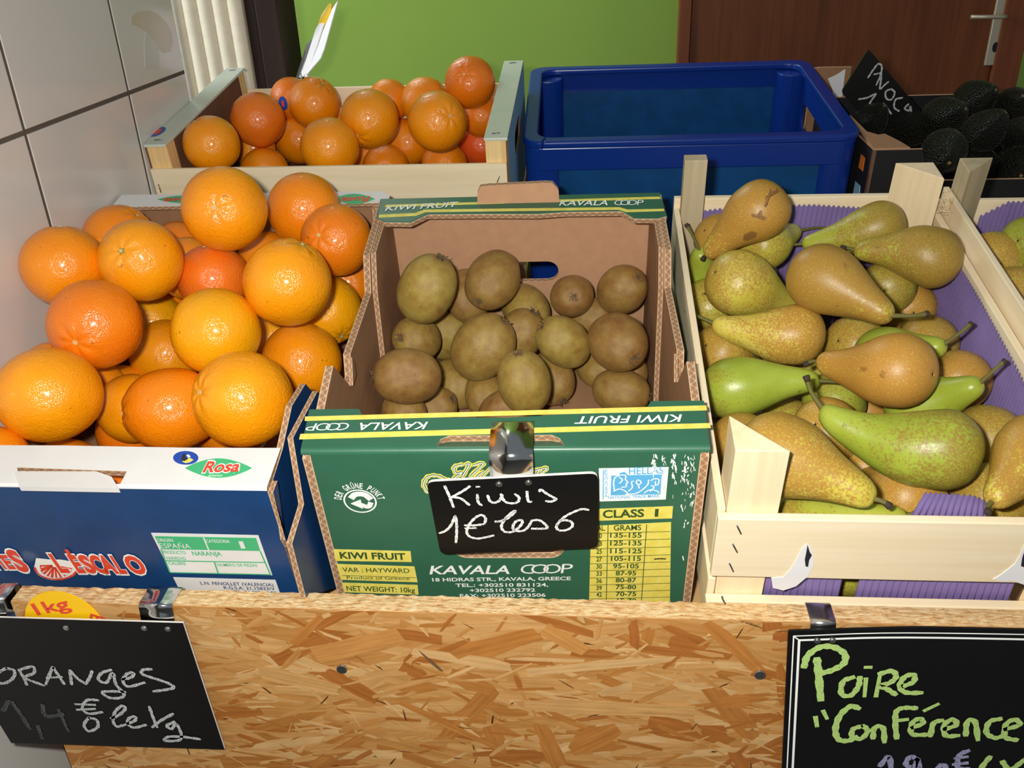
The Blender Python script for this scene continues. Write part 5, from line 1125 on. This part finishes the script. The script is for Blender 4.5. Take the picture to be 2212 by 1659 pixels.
# small blue fruit stickers
def fruit_sticker(row, px, py, label, rx=.007, ry=.010):
    p, r_ = Vector(row[0]), row[1]; d = ray(px, py).normalized(); oc_ = CAM - p; b_ = oc_.dot(d); c_ = oc_.dot(oc_) - (r_ * 1.012) ** 2; D = b_ * b_ - c_
    if D < 0: D = 0
    hit = CAM + d * (-b_ - math.sqrt(D)); nn = (hit - p).normalized(); m = Matrix.Translation(p) @ zto(nn)
    e = empty('fruit_sticker', m, label, 'sticker'); R1 = r_ * 1.014
    def cap(name, sx, sy, R2, mt):
        mb = MB(); c0 = mb.add([(0, 0, R2)]); rg = []
        for k in (1, 2, 3):
            rg.append(mb.add([((x := sx * k / 3 * math.cos(t * .314)), (y := sy * k / 3 * math.sin(t * .314)), math.sqrt(max(1e-9, R2 * R2 - x * x - y * y))) for t in range(20)]))
        for t in range(20):
            u = (t + 1) % 20; mb.face((c0, rg[0] + t, rg[0] + u), 0, None, True)
            for k in (0, 1): mb.face((rg[k] + t, rg[k + 1] + t, rg[k + 1] + u, rg[k] + u), 0, None, True)
        mb.build(name, mt, e)
    cap('sticker_ground', rx, ry, R1, T['blue_sticker']); cap('sticker_emblem', rx * .28, ry * .5, R1 + .0002, T['red_ink'])
fruit_sticker(BACK_ORANGES[2], 611, 224, 'tiny blue oval sticker on an orange at the back of the wooden crate')

def fuzz():
    m = mat('kiwi_skin', srgb(128, 98, 48), .38, spec=.5, sheen=.10); g = G(m); tc = g.n('ShaderNodeTexCoord'); oi = g.n('ShaderNodeObjectInfo')
    a = g.noise(tc.outputs['Object'], 2.2, 5, .6); b = g.noise(g.map(tc.outputs['Object'], (70, 70, 22)), 1, 4, .7)
    c = g.ramp(g.math('MULTIPLY_ADD', b, .55, g.math('MULTIPLY', a, .5)), [(.34, srgb(116, 78, 36)), (.50, srgb(152, 120, 58)), (.66, srgb(170, 148, 76))])
    hs = g.n('ShaderNodeHueSaturation'); g.l(c, hs.inputs['Color']); g.l(g.math('MULTIPLY_ADD', oi.outputs['Random'], .035, .475), hs.inputs['Hue']); g.l(g.math('MULTIPLY_ADD', oi.outputs['Random'], .25, .86), hs.inputs['Value'])
    g.l(hs.outputs[0], g.b.inputs['Base Color']); g.b.inputs['Sheen Tint'].default_value = srgb(190, 150, 100); g.bump(b, .35, .0012); return m
T['kiwi'] = fuzz(); T['kiwi_end'] = mat('dry_kiwi_end', srgb(120, 96, 66), .9, noise_amt=.4, noise_scale=8)
def kiwi_mesh(seed):
    mb = MB(); nu, nv = 36, 26; rows = []
    for j in range(1, nv):
        th = math.pi * j / nv; r_ = []
        for i in range(nu):
            ph = 2 * math.pi * i / nu; sx = math.copysign(abs(math.sin(th)) ** .92, 1)
            d = Vector((sx * math.cos(ph), sx * math.sin(ph) * .94, math.cos(th) * 1.20))
            dim = 1 - .05 * math.exp(-(th / .22) ** 2) + .025 * noise.noise(d * 1.2 + Vector((seed * 3.3, 1, 0)))
            r_.append(d * dim)
        rows.append(mb.add(r_))
    t = mb.add([(0, 0, 1.13)]); b = mb.add([(0, 0, -1.19)])
    for j in range(len(rows) - 1):
        for i in range(nu):
            k = (i + 1) % nu; mb.face((rows[j] + i, rows[j + 1] + i, rows[j + 1] + k, rows[j] + k), 0, None, True)
    for i in range(nu):
        k = (i + 1) % nu; mb.face((t, rows[0] + i, rows[0] + k), 0, None, True); mb.face((b, rows[-1] + k, rows[-1] + i), 0, None, True)
    return mb.mesh('kiwi_skin', [T['kiwi']])
def tuft_mesh(seed):
    rnd = random.Random(seed); mb = MB()
    mb.plate(ring(0, 0, .16, .14, 12), 1.10, 1.155, lambda a, b, h: (a, b, h))
    for i in range(9):
        a = i * .7 + rnd.uniform(-.2, .2); r_ = rnd.uniform(.07, .15); l = rnd.uniform(.05, .16)
        mb.tube([(r_ * math.cos(a), r_ * math.sin(a), 1.12), (r_ * 1.2 * math.cos(a), r_ * 1.2 * math.sin(a), 1.15 + l * .6), (r_ * 1.9 * math.cos(a + .3), r_ * 1.9 * math.sin(a + .3), 1.14 + l)], [.03, .025, .008], 5)
    return mb.mesh('dried_tuft', [T['kiwi_end']])
def fibre_mesh(seed):                                     # short brown hairs standing off the skin
    rnd = random.Random(seed); mb = MB()
    for i in range(2600):
        z = rnd.uniform(-1, 1); ph = rnd.uniform(0, 6.2832); s = math.sqrt(1 - z * z)
        n_ = Vector((s * math.cos(ph), s * math.sin(ph), z)); p = Vector((n_.x, n_.y * .94, n_.z * 1.20)) * .99
        tn = n_.cross(Vector((rnd.uniform(-1, 1), rnd.uniform(-1, 1), rnd.uniform(-1, 1)))).normalized(); d = (n_ + tn * rnd.uniform(0, 1.1)).normalized() * rnd.uniform(.025, .055)
        w_ = n_.cross(d).normalized() * .0026 if n_.cross(d).length > 1e-6 else tn * .0026
        b = mb.add([p - w_, p + w_, p + d]); mb.face((b, b + 1, b + 2))
    return mb.mesh('skin_hairs', [T['kiwi_hair']])
T['kiwi_hair'] = mat('kiwi_hair', srgb(150, 112, 66), .8, spec=.2)
KM = [kiwi_mesh(i) for i in range(3)]; TM = [tuft_mesh(i) for i in range(3)]; HM = [fibre_mesh(i) for i in range(2)]
for i, (p, r_, ax, hue, lab) in enumerate(KIWIS):
    o = link('kiwi', KM[i % 3]); s = r_ / 1.06; o.matrix_world = Matrix.Translation(p) @ zto(ax, i * .9) @ Matrix.Diagonal((s, s, s, 1))
    tag(o, lab or 'kiwi buried at the bottom of the carton, hardly visible', 'kiwi', 'kiwis in the green carton' if lab else 'buried kiwis in the green carton')
    link('dried_tuft', TM[i % 3], o); hh = link('skin_hairs', HM[i % 2], o); tag(hh, kind='stuff')

def pear_skin():
    m = mat('pear_skin', (.4, .4, .1, 1), .36, spec=.45); g = G(m); oi = g.n('ShaderNodeObjectInfo'); tc = g.n('ShaderNodeTexCoord')
    sp = g.n('ShaderNodeSeparateColor'); g.l(oi.outputs['Color'], sp.inputs[0])
    off = g.n('ShaderNodeVectorMath', operation='ADD'); g.l(tc.outputs['Object'], off.inputs[0]); cb = g.n('ShaderNodeCombineXYZ'); g.l(g.math('MULTIPLY', oi.outputs['Random'], 37), cb.inputs[0]); g.l(cb.outputs[0], off.inputs[1])
    vec = off.outputs[0]
    base = g.mix(sp.outputs[1], srgb(212, 188, 74), srgb(142, 162, 50))
    base = g.mix(g.ramp(g.noise(vec, 1.0, 2), [(.35, (0, 0, 0, 1)), (.7, (1, 1, 1, 1))]), base, g.mix(sp.outputs[1], srgb(220, 202, 98), srgb(158, 176, 62)))
    xyz = g.n('ShaderNodeSeparateXYZ'); g.l(tc.outputs['Object'], xyz.inputs[0])
    grad = g.math('MULTIPLY_ADD', xyz.outputs[2], -.16, .09)                       # russet gathers at the blossom end
    n1 = g.noise(vec, 1.5, 3, .55); n2 = g.noise(vec, 13, 4, .65); n3 = g.noise(vec, 34, 2)
    k = g.math('ADD', g.math('MULTIPLY_ADD', n1, .9, g.math('MULTIPLY', n2, 1.5)), g.math('ADD', grad, g.math('MULTIPLY_ADD', sp.outputs[0], .95, -1.10)))
    k = g.ramp(k, [(.40, (0, 0, 0, 1)), (.60, (1, 1, 1, 1))])
    fl = g.noise(vec, 21, 5, .7); k = g.math('MULTIPLY', k, g.ramp(g.math('ADD', fl, g.math('MULTIPLY_ADD', sp.outputs[0], .20, -.10)), [(.41, (.35, .35, .35, 1)), (.52, (1, 1, 1, 1))]))
    rus = g.mix(g.math('MULTIPLY', sp.outputs[1], .75), srgb(182, 126, 54), srgb(124, 106, 48))
    c = g.mix(g.math('MULTIPLY', k, .90), base, rus)
    c = g.mix(g.math('MULTIPLY', g.math('GREATER_THAN', n3, .66), .45), c, srgb(104, 78, 30))
    bl = g.noise(vec, 2.6, 4); c = g.mix(g.math('MULTIPLY', g.ramp(bl, [(.68, (0, 0, 0, 1)), (.76, (1, 1, 1, 1))]), .55), c, srgb(92, 60, 24))
    g.l(c, g.b.inputs['Base Color']); g.bump(n2, .06, .03); g.l(g.math('MULTIPLY_ADD', k, .10, .32), g.b.inputs['Roughness']); return m
T['pear'] = pear_skin(); T['stem'] = mat('pear_stem', srgb(104, 74, 40), .7, noise_amt=.4, noise_scale=200, color2=srgb(96, 110, 40)); T['stem_end'] = mat('stem_tip', srgb(58, 44, 32), .8)
T['blossom'] = mat('dry_blossom_end', srgb(58, 40, 24), .9)
PROF = [(-.93, 0), (-.955, .10), (-.945, .24), (-.88, .46), (-.74, .69), (-.52, .87), (-.25, .975), (.05, 1.0), (.35, .965), (.65, .87), (.95, .74), (1.25, .61), (1.5, .52), (1.75, .45), (1.98, .385), (2.15, .32), (2.27, .23), (2.33, .12), (2.34, 0)]
def pear(p, r_, tip, stem, rus, grn, bend, lab, group, cat='pear'):
    p = Vector(p); tip = Vector(tip); ax = (tip - p); L = ax.length / r_; ax.normalize()
    x = UP - ax * UP.dot(ax)
    x = x.normalized() if x.length > .05 else RIGHT; y = ax.cross(x)
    m = Matrix.Identity(4)
    for i in range(3): m[i][0] = x[i]; m[i][1] = y[i]; m[i][2] = ax[i]; m[i][3] = p[i]
    k = L / 2.34; mb = MB(); nu = 28; rows = []; seed = random.uniform(0, 99)
    fat = min(1.0, 1.0)
    pr = catmull([Vector(q) for q in PROF], 2)
    ctr = lambda z: bend * ((z / L) ** 2 - z / L) if z > 0 else 0
    for q in pr[1:-1]:
        z = q.x * (k if q.x > 0 else 1); rr = max(q.y, 0)
        rows.append(mb.add([(ctr(z) + rr * math.cos(t) * (1 + .03 * noise.noise(Vector((math.cos(t), math.sin(t), z + seed)))), rr * math.sin(t) * (1 + .03 * noise.noise(Vector((math.sin(t), math.cos(t) + 5, z + seed)))), z) for t in [2 * math.pi * i / nu for i in range(nu)]]))
    b0 = mb.add([(0, 0, -.90)]); t0 = mb.add([(ctr(L), 0, 2.33 * k)])
    for j in range(len(rows) - 1):
        for i in range(nu):
            u = (i + 1) % nu; mb.face((rows[j] + i, rows[j] + u, rows[j + 1] + u, rows[j + 1] + i), 0, None, True)
    for i in range(nu):
        u = (i + 1) % nu; mb.face((b0, rows[0] + u, rows[0] + i), 0, None, True); mb.face((t0, rows[-1] + i, rows[-1] + u), 0, None, True)
    o = link('pear', mb.mesh('pear_skin', [T['pear']])); o.matrix_world = m @ Matrix.Diagonal((r_, r_, r_, 1)); o.color = (rus, grn, random.random(), 1)
    tag(o, lab, cat, group)
    inv = o.matrix_world.inverted(); top = Vector((ctr(L), 0, 2.28 * k))
    if stem is not None: e = inv @ Vector(stem)
    else: e = top + Vector((random.uniform(-.15, .15), random.uniform(-.15, .15), .45))
    mid = top.lerp(e, .5) + Vector((.04, .03, .10 * (e - top).length)); 
    s = MB(); pts = catmull([top - Vector((0, 0, .08)), mid, e], 6); n_ = len(pts); s.tube(pts, [.085 - .03 * math.sin(math.pi * i / (n_ - 1)) for i in range(n_)], 8); st = s.build('stem', T['stem'], o)
    d = (e - mid).normalized(); MB().tube([e - d * .12, e + d * .02, e + d * .05], [.07, .095, .07], 8).build('stem_tip', T['stem_end'], st)
    b = MB(); b.plate(ring(0, 0, .075, .075, 10), -.935, -.90, lambda a, c_, h: (a, c_, h))
    for i in range(5):
        a = i * 1.2566; b.tube([(.05 * math.cos(a), .05 * math.sin(a), -.92), (.09 * math.cos(a), .09 * math.sin(a), -.955)], [.02, .008], 5)
    b.build('blossom_end', T['blossom'], o)
for row in PEARS: pear(*row[:7], row[7] or 'pear buried low in the lined crate, hardly visible', 'pears in the lined crate' if row[7] else 'buried pears in the lined crate')
for row in NEXT_PEARS: pear(*row[:8], 'pears in the second crate')

from mathutils.bvhtree import BVHTree
def skin_mark(o, name, poly, m, n=9):
    me = o.data; tree = BVHTree.FromPolygons([o.matrix_world @ v.co for v in me.vertices], [tuple(f.vertices) for f in me.polygons])
    cx = sum(p[0] for p in poly) / len(poly); cy = sum(p[1] for p in poly) / len(poly); inv = o.matrix_world.inverted(); mb = MB(); rg = []
    def cast(x, y):
        h, nn, _, _ = tree.ray_cast(CAM, ray(x, y).normalized()); return inv @ (h + nn * .0003) if h else None
    for k in range(4): rg.append([cast(cx + (p[0] - cx) * k / 3, cy + (p[1] - cy) * k / 3) for p in poly])
    if any(q is None for r_ in rg for q in r_): return
    idx = [mb.add(r_) for r_ in rg[1:]]; c0 = mb.add([rg[0][0]]); N_ = len(poly)
    for t in range(N_):
        u = (t + 1) % N_; mb.face((c0, idx[0] + u, idx[0] + t), 0, None, True)
        for k in (0, 1): mb.face((idx[k] + t, idx[k] + u, idx[k + 1] + u, idx[k + 1] + t), 0, None, True)
    mb.build(name, m, o)
T['scuff'] = mat('pear_scuff', srgb(112, 78, 40), .6, noise_amt=.3, noise_scale=30, color2=srgb(150, 104, 46))
top_pear = [o for o in scene.objects if o.get('label', '').startswith('brown pear with dark scuffs')][0]
for poly in ([(660, 222), (705, 218), (715, 240), (665, 250), (645, 300), (638, 335), (622, 330), (632, 270)], [(545, 370), (580, 378), (600, 350), (615, 355), (610, 382), (638, 395), (625, 415), (590, 402), (550, 392)], [(500, 500), (550, 478), (580, 488), (575, 515), (530, 535), (495, 535)]):
    skin_mark(top_pear, 'scuff', [z7(*q) for q in poly], T['scuff'])

def avo_skin():
    m = mat('avocado_skin', srgb(36, 36, 26), .34, spec=.45); g = G(m); tc = g.n('ShaderNodeTexCoord')
    v = g.noise(tc.outputs['Object'], 9, 4, .6); c = g.ramp(v, [(.35, srgb(22, 20, 18)), (.6, srgb(44, 46, 30)), (.8, srgb(60, 62, 36))]); g.l(c, g.b.inputs['Base Color'])
    w_ = g.n('ShaderNodeTexVoronoi'); w_.inputs['Scale'].default_value = 13; g.l(tc.outputs['Object'], w_.inputs['Vector']); g.bump(w_.outputs['Distance'], .8, .06); return m
T['avo'] = avo_skin(); T['avo_scar'] = mat('avocado_stem_scar', srgb(120, 96, 60), .8)
def avo_mesh():
    mb = MB(); pr = catmull([Vector(q) for q in [(-1.0, 0), (-.97, .25), (-.75, .66), (-.35, .95), (.1, 1.0), (.5, .88), (.85, .64), (1.12, .42), (1.28, .2), (1.3, 0)]], 3); nu = 32; rows = []
    for q in pr[1:-1]: rows.append(mb.add([((rr := q.y * (1 + .02 * noise.noise(Vector((math.cos(t) * 4, math.sin(t) * 4, q.x * 4))))) * math.cos(t), rr * math.sin(t), q.x) for t in [2 * math.pi * i / nu for i in range(nu)]]))
    b0 = mb.add([(0, 0, -1)]); t0 = mb.add([(0, 0, 1.29)])
    for j in range(len(rows) - 1):
        for i in range(nu):
            u = (i + 1) % nu; mb.face((rows[j] + i, rows[j] + u, rows[j + 1] + u, rows[j + 1] + i), 0, None, True)
    for i in range(nu):
        u = (i + 1) % nu; mb.face((b0, rows[0] + u, rows[0] + i), 0, None, True); mb.face((t0, rows[-1] + i, rows[-1] + u), 0, None, True)
    return mb.mesh('avocado_skin', [T['avo']])
AM = avo_mesh(); mb = MB(); mb.plate(ring(0, 0, .08, .08, 12), 1.24, 1.31, lambda a, b, h: (a, b, h)); SM = mb.mesh('stem_scar', [T['avo_scar']])
for i, (p, r_, ax, lab) in enumerate(AVOCADOS):
    o = link('avocado', AM); s = r_ * .95; o.matrix_world = Matrix.Translation(p) @ zto(ax, i) @ Matrix.Diagonal((s, s, s, 1)); tag(o, lab, 'avocado', 'avocados in the black box'); link('stem_scar', SM, o)
